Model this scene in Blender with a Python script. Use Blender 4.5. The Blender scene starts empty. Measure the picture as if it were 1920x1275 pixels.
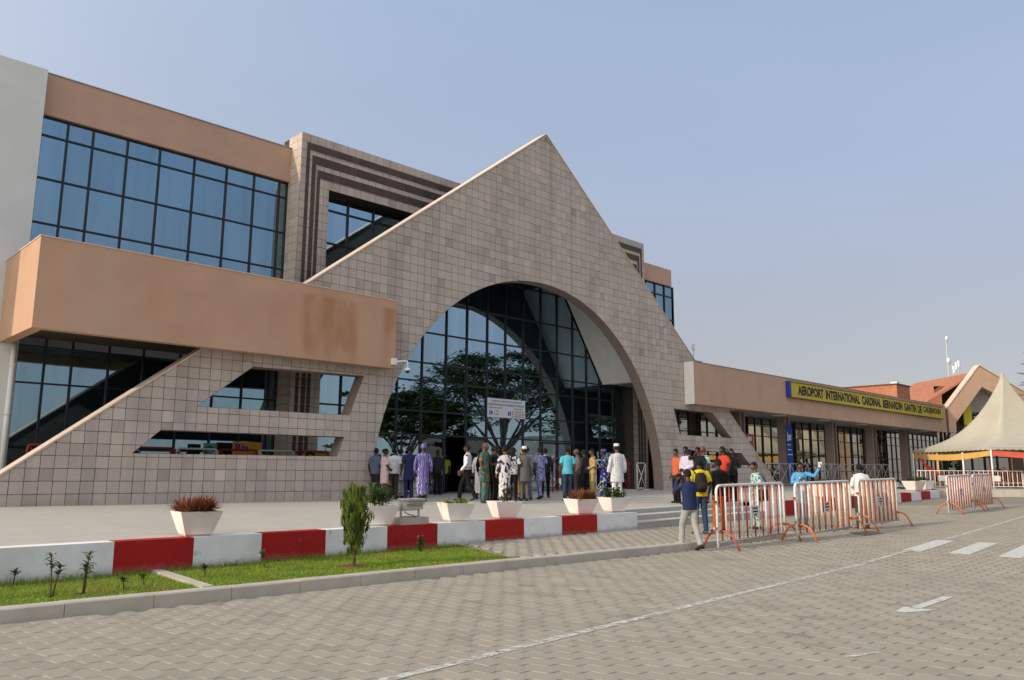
import bpy, bmesh, math, random
import numpy as np
from mathutils import Vector, Matrix

# ------------------------------------------------------------------ camera, sky, sun, exposure
random.seed(7)
np.random.seed(7)
RAD = math.radians
scene = bpy.context.scene
COL = scene.collection

YAW, PITCH, ROLL = RAD(43.993), RAD(9.411), RAD(0.364)
fwd = Vector((math.sin(YAW) * math.cos(PITCH), math.cos(YAW) * math.cos(PITCH), math.sin(PITCH)))
rgt = Vector((math.cos(YAW), -math.sin(YAW), 0))
upv = rgt.cross(fwd)
r2 = rgt * math.cos(ROLL) + upv * math.sin(ROLL)
u2 = -rgt * math.sin(ROLL) + upv * math.cos(ROLL)
cam_data = bpy.data.cameras.new('camera')
cam_data.sensor_width = 36.0
cam_data.lens = 1510 / 1920 * 36.0
cam_data.clip_start = 0.1
cam_data.clip_end = 4000
cam = bpy.data.objects.new('camera', cam_data)
COL.objects.link(cam)
M = Matrix((r2, u2, -fwd)).transposed().to_4x4()
M.translation = Vector((0, 0, 1.65))
cam.matrix_world = M
scene.camera = cam

SUN_EL, SUN_DRIFT = RAD(23), math.atan(0.20)
sun_from = Vector((-math.cos(SUN_DRIFT) * math.cos(SUN_EL), math.sin(SUN_DRIFT) * math.cos(SUN_EL), math.sin(SUN_EL)))
world = bpy.data.worlds.new('World')
scene.world = world
world.use_nodes = True
wn = world.node_tree
bg = wn.nodes['Background']
sky = wn.nodes.new('ShaderNodeTexSky')
sky.sky_type = 'NISHITA'
sky.sun_disc = False
sky.sun_elevation = SUN_EL
sky.sun_rotation = math.atan2(sun_from.x, sun_from.y)
sky.altitude = 0
sky.air_density = 1.0
sky.dust_density = 1.2
sky.ozone_density = 1.0
# dusty haze: the clear sky mixed with a pale veil, greyer towards the horizon all round
SKY_STRENGTH, VEIL = 0.11, 0.76
tcw = wn.nodes.new('ShaderNodeTexCoord')
sxw = wn.nodes.new('ShaderNodeSeparateXYZ')
wn.links.new(tcw.outputs['Generated'], sxw.inputs[0])
rpw = wn.nodes.new('ShaderNodeValToRGB')
el = rpw.color_ramp.elements
for z_, c_ in ((0.0, (0.45, 0.42, 0.42)), (0.15, (0.45, 0.435, 0.47)), (0.33, (0.44, 0.505, 0.655)), (0.55, (0.38, 0.49, 0.675)), (1.0, (0.32, 0.43, 0.64))):
    e_ = el.new(z_) if z_ not in (0.0, 1.0) else el[0 if z_ == 0 else -1]
    e_.color = (*c_, 1)
wn.links.new(sxw.outputs['Z'], rpw.inputs['Fac'])
# dust scatters forward: the veil brightens and warms smoothly towards the sun
dotw = wn.nodes.new('ShaderNodeVectorMath')
dotw.operation = 'DOT_PRODUCT'
wn.links.new(tcw.outputs['Generated'], dotw.inputs[0])
dotw.inputs[1].default_value = tuple(sun_from)
h1 = wn.nodes.new('ShaderNodeMath'); h1.operation = 'MULTIPLY_ADD'; h1.inputs[1].default_value = 0.5; h1.inputs[2].default_value = 0.5
wn.links.new(dotw.outputs['Value'], h1.inputs[0])
h2 = wn.nodes.new('ShaderNodeMath'); h2.operation = 'POWER'; h2.inputs[1].default_value = 5.0
wn.links.new(h1.outputs[0], h2.inputs[0])
glo = wn.nodes.new('ShaderNodeVectorMath'); glo.operation = 'SCALE'
glo.inputs[0].default_value = (2.4, 2.15, 1.7)
wn.links.new(h2.outputs[0], glo.inputs['Scale'])
sumw = wn.nodes.new('ShaderNodeVectorMath'); sumw.operation = 'ADD'
wn.links.new(rpw.outputs['Color'], sumw.inputs[0])
wn.links.new(glo.outputs[0], sumw.inputs[1])
scw = wn.nodes.new('ShaderNodeVectorMath')
scw.operation = 'SCALE'
scw.inputs['Scale'].default_value = 0.94 / SKY_STRENGTH
nzw = wn.nodes.new('ShaderNodeTexNoise'); nzw.inputs['Scale'].default_value = 1.6; nzw.inputs['Detail'].default_value = 4
mpw = wn.nodes.new('ShaderNodeMapping'); mpw.inputs['Scale'].default_value = (1, 1, 4)
wn.links.new(tcw.outputs['Generated'], mpw.inputs['Vector']); wn.links.new(mpw.outputs[0], nzw.inputs['Vector'])
mrw = wn.nodes.new('ShaderNodeMapRange'); mrw.inputs['From Min'].default_value = 0.3; mrw.inputs['From Max'].default_value = 0.7
mrw.inputs['To Min'].default_value = 0.965; mrw.inputs['To Max'].default_value = 1.035
wn.links.new(nzw.outputs['Fac'], mrw.inputs['Value'])
unw = wn.nodes.new('ShaderNodeVectorMath'); unw.operation = 'SCALE'
wn.links.new(sumw.outputs[0], unw.inputs[0]); wn.links.new(mrw.outputs[0], unw.inputs['Scale'])
wn.links.new(unw.outputs[0], scw.inputs[0])
mxw = wn.nodes.new('ShaderNodeMix')
mxw.data_type = 'RGBA'
mxw.inputs[0].default_value = VEIL
wn.links.new(sky.outputs['Color'], mxw.inputs[6])
wn.links.new(scw.outputs[0], mxw.inputs[7])
wn.links.new(mxw.outputs[2], bg.inputs['Color'])
bg.inputs['Strength'].default_value = SKY_STRENGTH

sd = bpy.data.lights.new('sun', 'SUN')
sd.energy = 2.3
sd.angle = RAD(0.8)
sd.color = (1.0, 0.86, 0.68)
so = bpy.data.objects.new('sun', sd)
COL.objects.link(so)
so.rotation_euler = sun_from.to_track_quat('Z', 'Y').to_euler()
so.location = sun_from * 60

scene.view_settings.view_transform = 'Standard'
scene.view_settings.look = 'None'
scene.view_settings.gamma = 1.0
scene.view_settings.exposure = 0.22
scene.view_settings.use_curve_mapping = False
scene.cycles.max_bounces = 6
scene.cycles.glossy_bounces = 4
scene.cycles.diffuse_bounces = 4
scene.cycles.use_denoising = True


# ------------------------------------------------------------------ helpers
def tag(o, label=None, cat=None, group=None, kind=None):
    if label: o['label'] = label
    if cat: o['category'] = cat
    if group: o['group'] = group
    if kind: o['kind'] = kind
    return o


def wmat(o):
    if o is None:
        return Matrix.Identity(4)
    if o.parent is None:
        return o.matrix_basis.copy()
    return wmat(o.parent) @ o.matrix_parent_inverse @ o.matrix_basis


def link(o, parent=None, local=False):
    COL.objects.link(o)
    if parent is not None:
        o.parent = parent
        if not local:
            o.matrix_parent_inverse = wmat(parent).inverted()
    return o


def thing(name, label, cat, loc=(0, 0, 0), rz=0.0, group=None, kind=None):
    o = bpy.data.objects.new(name, None)
    o.empty_display_size = 0.3
    o.location = loc
    o.rotation_euler = (0, 0, rz)
    COL.objects.link(o)
    return tag(o, label, cat, group, kind)


def part(name, parent):
    """a part that only holds sub-parts"""
    o = bpy.data.objects.new(name, None)
    o.empty_display_size = 0.2
    return link(o, parent)


class MB:
    def __init__(s):
        s.v, s.f, s.m, s.t = [], [], [], []

    def face(s, pts, m=0, t=0.0):
        n = len(s.v)
        s.v.extend([tuple(p) for p in pts])
        s.f.append(list(range(n, n + len(pts))))
        s.m.append(m)
        s.t.append(t)

    def box(s, x0, y0, z0, x1, y1, z1, m=0, t=0.0):
        s.hexa([(x0, y0, z0), (x1, y0, z0), (x1, y1, z0), (x0, y1, z0), (x0, y0, z1), (x1, y0, z1), (x1, y1, z1), (x0, y1, z1)], m, t)

    def hexa(s, p, m=0, t=0.0):
        n = len(s.v)
        s.v.extend([tuple(q) for q in p])
        for f in ((3, 2, 1, 0), (4, 5, 6, 7), (0, 1, 5, 4), (1, 2, 6, 5), (2, 3, 7, 6), (3, 0, 4, 7)):
            s.f.append([n + i for i in f])
            s.m.append(m)
            s.t.append(t)

    def prism(s, poly, a, b, axis='y', m=0, t=0.0, caps=(True, True)):
        """poly: 2D points; extruded from a to b along axis. axis y: (x,z); z: (x,y); x: (y,z)"""
        def P(q, w):
            return {'y': (q[0], w, q[1]), 'z': (q[0], q[1], w), 'x': (w, q[0], q[1])}[axis]
        n = len(s.v)
        k = len(poly)
        s.v.extend([P(q, a) for q in poly])
        s.v.extend([P(q, b) for q in poly])
        ar = sum(poly[i][0] * poly[(i + 1) % k][1] - poly[(i + 1) % k][0] * poly[i][1] for i in range(k))
        flip = (ar > 0) ^ (axis == 'y') ^ (b < a)
        F = []
        if caps[0]: F.append(list(range(n, n + k))[::-1])
        if caps[1]: F.append(list(range(n + k, n + 2 * k)))
        for i in range(k):
            j = (i + 1) % k
            F.append([n + i, n + j, n + k + j, n + k + i])
        for f in F:
            s.f.append(f if flip else f[::-1])
            s.m.append(m)
            s.t.append(t)

    def rings(s, rings, m=0, cap=True, closed=True, t=0.0):
        n = len(s.v)
        k = len(rings[0])
        for r in rings:
            s.v.extend([tuple(p) for p in r])
        for a in range(len(rings) - 1):
            for i in range(k if closed else k - 1):
                j = (i + 1) % k
                s.f.append([n + a * k + i, n + a * k + j, n + (a + 1) * k + j, n + (a + 1) * k + i])
                s.m.append(m)
                s.t.append(t)
        if cap:
            s.f.append(list(range(n, n + k))[::-1])
            s.f.append(list(range(n + (len(rings) - 1) * k, n + len(rings) * k)))
            s.m += [m, m]
            s.t += [t, t]

    def tube(s, path, r, n=8, m=0, cap=True, t=0.0, flat=None):
        """path of points, r number or list (or (rx, ry) pairs)"""
        P = [Vector(p) for p in path]
        out = []
        ref = None
        for i, p in enumerate(P):
            d = (P[min(i + 1, len(P) - 1)] - P[max(i - 1, 0)])
            if d.length < 1e-9: d = Vector((0, 0, 1))
            d.normalize()
            if ref is None:
                ref = Vector(flat) if flat else (Vector((0, 0, 1)) if abs(d.z) < 0.9 else Vector((0, 1, 0)))
            a = ref - d * ref.dot(d)
            if a.length < 1e-4:
                a = d.orthogonal()
            a.normalize()
            ref = a
            b = d.cross(a)
            rr = r[i] if isinstance(r, (list, tuple)) else r
            rx, ry = rr if isinstance(rr, (list, tuple)) else (rr, rr)
            out.append([p + a * (rx * math.cos(2 * math.pi * q / n)) + b * (ry * math.sin(2 * math.pi * q / n)) for q in range(n)])
        s.rings(out, m, cap, t=t)

    def ball(s, c, r, nu=12, nv=8, m=0):
        c = Vector(c)
        rx, ry, rz = r if isinstance(r, (list, tuple)) else (r, r, r)
        R = []
        for a in range(nv + 1):
            th = math.pi * (a + 0.02 if a == 0 else a - 0.02 if a == nv else a) / nv
            R.append([c + Vector((rx * math.sin(th) * math.cos(2 * math.pi * q / nu), ry * math.sin(th) * math.sin(2 * math.pi * q / nu), -rz * math.cos(th))) for q in range(nu)])
        s.rings(R, m)

    def mesh(s, name, mats, smooth=False):
        me = bpy.data.meshes.new(name)
        me.from_pydata(s.v, [], s.f)
        for mt in (mats if isinstance(mats, (list, tuple)) else [mats]):
            me.materials.append(mt)
        me.polygons.foreach_set('material_index', s.m)
        if any(s.t):
            at = me.attributes.new('tint', 'FLOAT', 'FACE')
            at.data.foreach_set('value', s.t)
        if smooth:
            me.polygons.foreach_set('use_smooth', [True] * len(s.f))
        me.update()
        return me

    def build(s, name, mats, parent=None, smooth=False, local=False):
        o = bpy.data.objects.new(name, s.mesh(name, mats, smooth))
        return link(o, parent, local)


def np_mesh(name, V, L, N, mats, tint=None, smooth=False):
    """V (n,3) verts, L flat loops, N loop totals"""
    me = bpy.data.meshes.new(name)
    me.vertices.add(len(V))
    me.vertices.foreach_set('co', np.asarray(V, dtype=np.float32).ravel())
    me.loops.add(len(L))
    me.loops.foreach_set('vertex_index', np.asarray(L, dtype=np.int32))
    me.polygons.add(len(N))
    st = np.concatenate(([0], np.cumsum(N)[:-1])).astype(np.int32)
    me.polygons.foreach_set('loop_start', st)
    me.polygons.foreach_set('loop_total', np.asarray(N, dtype=np.int32))
    me.update(calc_edges=True)
    for mt in (mats if isinstance(mats, (list, tuple)) else [mats]):
        me.materials.append(mt)
    if tint is not None:
        at = me.attributes.new('tint', 'FLOAT', 'FACE')
        at.data.foreach_set('value', np.asarray(tint, dtype=np.float32))
    me.polygons.foreach_set('use_smooth', [bool(smooth)] * len(N))
    return me


# ------------------------------------------------------------------ materials
MATS = {}


def mat(name, col, rough=0.8, spec=0.3, metal=0.0, noise=None, stain=None, bump=None, tint=0.0, coord='pos', rand=0.0, streak=None):
    """noise=(scale, amount) fine mottling; stain=(scale, amount, colour) big patches; bump=(scale, distance); tint: strength of the face attribute"""
    if name in MATS:
        return MATS[name]
    m = bpy.data.materials.new(name)
    m.use_nodes = True
    nt = m.node_tree
    N, Lk = nt.nodes, nt.links
    b = N['Principled BSDF']
    b.inputs['Roughness'].default_value = rough
    b.inputs['Specular IOR Level'].default_value = spec
    b.inputs['Metallic'].default_value = metal
    if coord == 'pos':
        src = N.new('ShaderNodeNewGeometry').outputs['Position']
    else:
        src = N.new('ShaderNodeTexCoord').outputs['Object']
    rgb = N.new('ShaderNodeRGB')
    rgb.outputs[0].default_value = (*col, 1)
    cur = rgb.outputs[0]

    def nz(scale, detail=4, mapping=None):
        n = N.new('ShaderNodeTexNoise')
        n.inputs['Scale'].default_value = scale
        n.inputs['Detail'].default_value = detail
        if mapping:
            mp = N.new('ShaderNodeMapping')
            mp.inputs['Scale'].default_value = mapping
            Lk.new(src, mp.inputs['Vector'])
            Lk.new(mp.outputs[0], n.inputs['Vector'])
        else:
            Lk.new(src, n.inputs['Vector'])
        return n.outputs['Fac']

    def mul(cur, fac_socket, lo, hi):
        mr = N.new('ShaderNodeMapRange')
        mr.inputs['From Min'].default_value = 0.25
        mr.inputs['From Max'].default_value = 0.75
        mr.inputs['To Min'].default_value = lo
        mr.inputs['To Max'].default_value = hi
        Lk.new(fac_socket, mr.inputs['Value'])
        v = N.new('ShaderNodeVectorMath')
        v.operation = 'SCALE'
        Lk.new(cur, v.inputs[0])
        Lk.new(mr.outputs[0], v.inputs['Scale'])
        return v.outputs[0]

    def toward(cur, fac_socket, c2, lo, hi, amount):
        mr = N.new('ShaderNodeMapRange')
        mr.inputs['From Min'].default_value = lo
        mr.inputs['From Max'].default_value = hi
        mr.inputs['To Max'].default_value = amount
        mr.interpolation_type = 'SMOOTHSTEP'
        Lk.new(fac_socket, mr.inputs['Value'])
        mx = N.new('ShaderNodeMix')
        mx.data_type = 'RGBA'
        Lk.new(mr.outputs[0], mx.inputs[0])
        Lk.new(cur, mx.inputs[6])
        mx.inputs[7].default_value = (*c2, 1)
        return mx.outputs[2]

    if noise:
        cur = mul(cur, nz(noise[0]), 1 - noise[1], 1 + noise[1])
    if stain:
        cur = toward(cur, nz(stain[0], 5), stain[2], 0.5, 0.68, stain[1])
    if streak:
        cur = toward(cur, nz(streak[0], 4, (1, 1, 0.06)), streak[2], 0.5, 0.72, streak[1])
    if tint:
        a = N.new('ShaderNodeAttribute')
        a.attribute_name = 'tint'
        mm = N.new('ShaderNodeMath')
        mm.operation = 'MULTIPLY_ADD'
        Lk.new(a.outputs['Fac'], mm.inputs[0])
        mm.inputs[1].default_value = tint
        mm.inputs[2].default_value = 1.0
        v = N.new('ShaderNodeVectorMath')
        v.operation = 'SCALE'
        Lk.new(cur, v.inputs[0])
        Lk.new(mm.outputs[0], v.inputs['Scale'])
        cur = v.outputs[0]
    if rand:
        oi = N.new('ShaderNodeObjectInfo')
        mr = N.new('ShaderNodeMapRange')
        mr.inputs['To Min'].default_value = 1 - rand
        mr.inputs['To Max'].default_value = 1 + rand
        Lk.new(oi.outputs['Random'], mr.inputs['Value'])
        v = N.new('ShaderNodeVectorMath')
        v.operation = 'SCALE'
        Lk.new(cur, v.inputs[0])
        Lk.new(mr.outputs[0], v.inputs['Scale'])
        cur = v.outputs[0]
    Lk.new(cur, b.inputs['Base Color'])
    if bump:
        bp = N.new('ShaderNodeBump')
        bp.inputs['Distance'].default_value = bump[1]
        bp.inputs['Strength'].default_value = 0.8
        Lk.new(nz(bump[0], 6), bp.inputs['Height'])
        Lk.new(bp.outputs[0], b.inputs['Normal'])
    MATS[name] = m
    return m


def leaf_mat(name, c1, c2, trans=0.35):
    if name in MATS:
        return MATS[name]
    m = mat(name, c1, 0.55, 0.3, noise=(3.0, 0.25), stain=(1.3, 0.9, c2))
    N, Lk = m.node_tree.nodes, m.node_tree.links
    b = N['Principled BSDF']
    src = b.inputs['Base Color'].links[0].from_socket
    tr = N.new('ShaderNodeBsdfTranslucent')
    Lk.new(src, tr.inputs['Color'])
    mx = N.new('ShaderNodeMixShader')
    mx.inputs[0].default_value = trans
    Lk.new(b.outputs[0], mx.inputs[1])
    Lk.new(tr.outputs[0], mx.inputs[2])
    Lk.new(mx.outputs[0], N['Material Output'].inputs['Surface'])
    return m


def pattern(name, cols, scale=14, kind='voronoi', stretch=(1, 1, 1), rough=0.85):
    """printed cloth: several flat colours in a repeating or blotchy print"""
    m = bpy.data.materials.new(name)
    m.use_nodes = True
    N, Lk = m.node_tree.nodes, m.node_tree.links
    b = N['Principled BSDF']
    b.inputs['Roughness'].default_value = rough
    b.inputs['Specular IOR Level'].default_value = 0.15
    tc = N.new('ShaderNodeTexCoord')
    mp = N.new('ShaderNodeMapping')
    mp.inputs['Scale'].default_value = stretch
    Lk.new(tc.outputs['Object'], mp.inputs['Vector'])
    if kind == 'voronoi':
        t = N.new('ShaderNodeTexVoronoi')
        t.inputs['Scale'].default_value = scale
        Lk.new(mp.outputs[0], t.inputs['Vector'])
        sp = N.new('ShaderNodeSeparateColor')
        Lk.new(t.outputs['Color'], sp.inputs[0])
        fac = sp.outputs[0]
    elif kind == 'wave':
        t = N.new('ShaderNodeTexWave')
        t.inputs['Scale'].default_value = scale
        t.inputs['Distortion'].default_value = 6
        t.inputs['Detail Scale'].default_value = 2.5
        Lk.new(mp.outputs[0], t.inputs['Vector'])
        fac = t.outputs['Fac']
    else:
        t = N.new('ShaderNodeTexNoise')
        t.inputs['Scale'].default_value = scale
        t.inputs['Detail'].default_value = 1.5
        Lk.new(mp.outputs[0], t.inputs['Vector'])
        mr = N.new('ShaderNodeMapRange')
        mr.inputs['From Min'].default_value = 0.3
        mr.inputs['From Max'].default_value = 0.7
        Lk.new(t.outputs['Fac'], mr.inputs['Value'])
        fac = mr.outputs[0]
    rp = N.new('ShaderNodeValToRGB')
    rp.color_ramp.interpolation = 'CONSTANT'
    e = rp.color_ramp.elements
    while len(e) < len(cols):
        e.new(0.5)
    for i, c in enumerate(cols):
        e[i].position = i / len(cols)
        e[i].color = (*c, 1)
    Lk.new(fac, rp.inputs['Fac'])
    Lk.new(rp.outputs['Color'], b.inputs['Base Color'])
    return m


def cloth(name, col):
    return mat(name, col, 0.9, 0.12, noise=(9, 0.12), coord='obj', bump=(16, 0.006))


TILE = mat('granite_tile', (0.50, 0.425, 0.365), 0.75, 0.25, noise=(55, 0.16), stain=(0.55, 0.40, (0.37, 0.31, 0.27)), tint=0.05, bump=(70, 0.004), streak=(1.6, 0.42, (0.30, 0.25, 0.215)))
TILE_DARK = mat('dark_granite', (0.085, 0.055, 0.048), 0.6, 0.3, noise=(40, 0.25), tint=0.08)
GROUT = mat('tile_grout', (0.075, 0.055, 0.045), 0.95, 0.1, noise=(8, 0.3))
COPING = mat('coping_render', (0.62, 0.5, 0.4), 0.85, 0.2, noise=(4, 0.1))
PEACH = mat('peach_render', (0.52, 0.325, 0.215), 0.85, 0.2, noise=(1.2, 0.06), stain=(0.32, 0.5, (0.44, 0.25, 0.15)), bump=(30, 0.003), streak=(0.8, 0.35, (0.5, 0.35, 0.26)))
PEACH_PALE = mat('faded_peach_render', (0.52, 0.335, 0.245), 0.85, 0.2, noise=(1.5, 0.06), stain=(0.3, 0.45, (0.42, 0.30, 0.22)), bump=(30, 0.003))
TAN = mat('tan_render', (0.50, 0.335, 0.24), 0.85, 0.2, noise=(1.5, 0.06), stain=(0.25, 0.4, (0.40, 0.27, 0.19)), bump=(30, 0.003), streak=(0.7, 0.3, (0.38, 0.25, 0.18)))
RUST_STAIN = mat('rust_wash', (0.44, 0.22, 0.12), 0.85, 0.2, noise=(2, 0.2))
WHITEWALL = mat('white_render', (0.68, 0.675, 0.65), 0.85, 0.2, noise=(1.0, 0.06), streak=(0.5, 0.3, (0.58, 0.57, 0.54)))
WHITE = mat('white_paint', (0.78, 0.77, 0.74), 0.6, 0.3, noise=(5, 0.05))
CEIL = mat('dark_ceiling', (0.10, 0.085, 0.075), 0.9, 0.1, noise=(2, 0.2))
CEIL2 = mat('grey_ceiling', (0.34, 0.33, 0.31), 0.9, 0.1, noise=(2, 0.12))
SLAT = mat('soffit_slat', (0.88, 0.87, 0.83), 0.6, 0.3, noise=(2, 0.06))
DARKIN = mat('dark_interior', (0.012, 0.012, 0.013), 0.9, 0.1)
FRAME = mat('black_aluminium', (0.018, 0.02, 0.022), 0.45, 0.4)
CONC = mat('concrete', (0.47, 0.42, 0.35), 0.9, 0.15, noise=(3, 0.12), stain=(0.8, 0.5, (0.37, 0.33, 0.27)), bump=(40, 0.004))
PLAZA = mat('plaza_concrete', (0.47, 0.43, 0.37), 0.75, 0.25, noise=(2.0, 0.06), stain=(0.35, 0.5, (0.40, 0.375, 0.33)), bump=(60, 0.002))
PAVER = mat('concrete_paver', (0.34, 0.302, 0.243), 0.9, 0.15, noise=(60, 0.16), stain=(0.5, 0.5, (0.31, 0.28, 0.225)), tint=0.05, bump=(120, 0.003))
JOINT = mat('sand_joint', (0.27, 0.235, 0.185), 0.95, 0.1, noise=(20, 0.2))
REDP = mat('red_wall_paint', (0.40, 0.014, 0.011), 0.7, 0.25, noise=(3, 0.12), stain=(3.0, 0.35, (0.28, 0.014, 0.012)), bump=(25, 0.004))
WHTP = mat('white_wall_paint', (0.84, 0.82, 0.79), 0.75, 0.25, noise=(3, 0.07), stain=(1.6, 0.45, (0.66, 0.62, 0.56)), bump=(25, 0.004))
POT = mat('planter_paint', (0.78, 0.70, 0.66), 0.6, 0.3, noise=(3, 0.06), stain=(2.0, 0.4, (0.66, 0.59, 0.54)))
SOIL = mat('soil', (0.085, 0.05, 0.03), 0.95, 0.1, noise=(20, 0.4))
REDM = mat('red_metal', (0.33, 0.025, 0.02), 0.5, 0.4, noise=(6, 0.2))
BARRED = mat('red_barrier_paint', (0.40, 0.075, 0.045), 0.5, 0.35, noise=(14, 0.25), stain=(9, 0.6, (0.30, 0.12, 0.07)))
BARORG = mat('orange_barrier_paint', (0.52, 0.16, 0.045), 0.5, 0.35, noise=(14, 0.2), stain=(9, 0.5, (0.36, 0.12, 0.05)))
BARWHT = mat('white_barrier_paint', (0.74, 0.72, 0.68), 0.5, 0.35, noise=(14, 0.1), stain=(7, 0.5, (0.55, 0.48, 0.40)))
GALV = mat('galvanised_steel', (0.42, 0.42, 0.42), 0.5, 0.5, metal=0.4, noise=(9, 0.15))
ROOF_RED = mat('red_roof_sheet', (0.40, 0.165, 0.09), 0.75, 0.25, noise=(3, 0.15), stain=(0.6, 0.4, (0.33, 0.13, 0.07)))
TENT = mat('tent_canvas', (0.47, 0.43, 0.34), 0.8, 0.2, noise=(2, 0.05), stain=(0.5, 0.4, (0.38, 0.345, 0.275)))
YELLOWC = mat('yellow_drape', (0.72, 0.42, 0.12), 0.8, 0.2, noise=(3, 0.1))
REDC = mat('coral_drape', (0.72, 0.14, 0.09), 0.8, 0.2, noise=(3, 0.1))
BLACK = mat('black_plastic', (0.015, 0.015, 0.016), 0.5, 0.4)
RUBBER = mat('black_leather', (0.02, 0.019, 0.018), 0.55, 0.35)
ROADWHITE = None


def glass_mat(name, col, rough=0.012):
    m = bpy.data.materials.new(name)
    m.use_nodes = True
    N, Lk = m.node_tree.nodes, m.node_tree.links
    b = N['Principled BSDF']
    b.inputs['Base Color'].default_value = (0.008, 0.01, 0.011, 1)
    b.inputs['Roughness'].default_value = 0.03
    b.inputs['Specular IOR Level'].default_value = 0.5
    g = N.new('ShaderNodeBsdfGlossy')
    g.inputs['Roughness'].default_value = rough
    oi = N.new('ShaderNodeObjectInfo')
    m1 = N.new('ShaderNodeMapRange'); m1.inputs['To Min'].default_value = 0.93; m1.inputs['To Max'].default_value = 1.07
    Lk.new(oi.outputs['Random'], m1.inputs['Value'])
    gp = N.new('ShaderNodeNewGeometry')
    mp = N.new('ShaderNodeMapping'); mp.inputs['Scale'].default_value = (2.2, 1, 0.12)
    Lk.new(gp.outputs['Position'], mp.inputs['Vector'])
    n1 = N.new('ShaderNodeTexNoise'); n1.inputs['Scale'].default_value = 1.4; n1.inputs['Detail'].default_value = 3
    Lk.new(mp.outputs[0], n1.inputs['Vector'])
    m2 = N.new('ShaderNodeMapRange'); m2.inputs['From Min'].default_value = 0.3; m2.inputs['From Max'].default_value = 0.7
    m2.inputs['To Min'].default_value = 0.93; m2.inputs['To Max'].default_value = 1.07
    Lk.new(n1.outputs['Fac'], m2.inputs['Value'])
    mm = N.new('ShaderNodeMath'); mm.operation = 'MULTIPLY'
    Lk.new(m1.outputs[0], mm.inputs[0]); Lk.new(m2.outputs[0], mm.inputs[1])
    vs = N.new('ShaderNodeVectorMath'); vs.operation = 'SCALE'
    vs.inputs[0].default_value = col
    Lk.new(mm.outputs[0], vs.inputs['Scale'])
    Lk.new(vs.outputs[0], g.inputs['Color'])
    # faint roller-wave of toughened glass
    ns = N.new('ShaderNodeTexNoise')
    ns.inputs['Scale'].default_value = 0.9
    geo = N.new('ShaderNodeNewGeometry')
    Lk.new(geo.outputs['Position'], ns.inputs['Vector'])
    bp = N.new('ShaderNodeBump')
    bp.inputs['Distance'].default_value = 0.002
    bp.inputs['Strength'].default_value = 0.5
    Lk.new(ns.outputs['Fac'], bp.inputs['Height'])
    Lk.new(bp.outputs[0], g.inputs['Normal'])
    ad = N.new('ShaderNodeMixShader')
    ad.inputs[0].default_value = 0.93
    Lk.new(b.outputs[0], ad.inputs[1])
    Lk.new(g.outputs[0], ad.inputs[2])
    Lk.new(ad.outputs[0], N['Material Output'].inputs['Surface'])
    return m


GLASS = glass_mat('coated_glass', (0.25, 0.39, 0.48))
GLASS_ARCH_BRIGHTENED = glass_mat('brightened_entrance_glass', (0.34, 0.49, 0.60), 0.012)  # same glass as the curtain wall; lighter tint stands in for brighter mirrored sky
GLASS_WING = glass_mat('wing_glass', (0.42, 0.41, 0.38))


# ------------------------------------------------------------------ levels of the place
def gz(x):
    """road level: flat, then rising gently past the entrance"""
    return 0.0155 * max(0.0, min(x, 70) - 15.5)


def wy(x):
    """front line of the low painted wall"""
    return 12.7 + 0.0744 * (x - 2.8)


def sz(x, y):
    """footway level"""
    base = 0.15 + 0.04 * max(0, min(1, (y - 10.66) / 2.5))
    return max(base, gz(x) + 0.004)


def pz(x, y):
    """forecourt (plaza) level"""
    t = max(0.0, min(1.0, (y - wy(x)) / 5.5))
    return 0.60 + 0.15 * t + 0.0078 * max(0, x - 15.5)


# ------------------------------------------------------------------ ground, road, pavers
def strip_sheet(name, xs, ys, zf, m, kind='structure', label=None, parent=None):
    V, F = [], []
    for x in xs:
        for y in ys:
            V.append((x, y, zf(x, y)))
    ny = len(ys)
    for i in range(len(xs) - 1):
        for j in range(ny - 1):
            F.append((i * ny + j, (i + 1) * ny + j, (i + 1) * ny + j + 1, i * ny + j + 1))
    me = bpy.data.meshes.new(name)
    me.from_pydata(V, [], F)
    me.materials.append(m)
    o = bpy.data.objects.new(name, me)
    link(o, parent)
    if kind: o['kind'] = kind
    if label: o['label'] = label
    return o


def paver_ground_mat():
    m = mat('paved_ground', (0.345, 0.305, 0.245), 0.92, 0.12, noise=(2.5, 0.10), stain=(0.12, 0.5, (0.31, 0.275, 0.22)), bump=(6, 0.006))
    return m


road = strip_sheet('road', [-1500, -200, 0, 15.5, 30, 45, 60, 70, 300, 1500], [-1500, -200, -20, 0, 10.5, 20, 60, 1500], lambda x, y: gz(x) - 0.03, paver_ground_mat(), label='grey interlocking block paved road in front of the terminal')

UA = Vector((math.cos(YAW), -math.sin(YAW)))
VA = Vector((math.sin(YAW), math.cos(YAW)))
PA, PB = 0.25, 0.26


def paver_outline(n, iu, iv):
    """wave-edged block; outline that tiles the plane, pulled in by iu at the butt ends and iv at the wavy beds"""
    A, B = 0.037, 0.004
    lo, rt, up, lf = [], [], [], []
    for i in range(n + 1):
        f = i / n
        x = -PA / 2 + iu + (PA - 2 * iu) * f
        w = A * math.sin(2 * math.pi * (x + PA / 2) / PA)
        lo.append((x, -PB / 2 + w + iv))
        up.append((x, PB / 2 + w - iv))
    return np.array(lo + up[::-1])


def paver_template(n):
    a = paver_outline(n, 0.0, 0.0045)
    b = paver_outline(n, 0.0004, 0.014)
    k = len(a)
    V = np.zeros((2 * k, 3))
    V[:k, :2] = a
    V[:k, 2] = -0.026
    V[k:, :2] = b
    L = list(range(k, 2 * k))
    N = [k]
    for i in range(k):
        j = (i + 1) % k
        L += [i, j, k + j, k + i]
        N.append(4)
    return V, np.array(L), np.array(N)


ROTP = np.array([[UA.x, VA.x], [UA.y, VA.y]])


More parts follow.
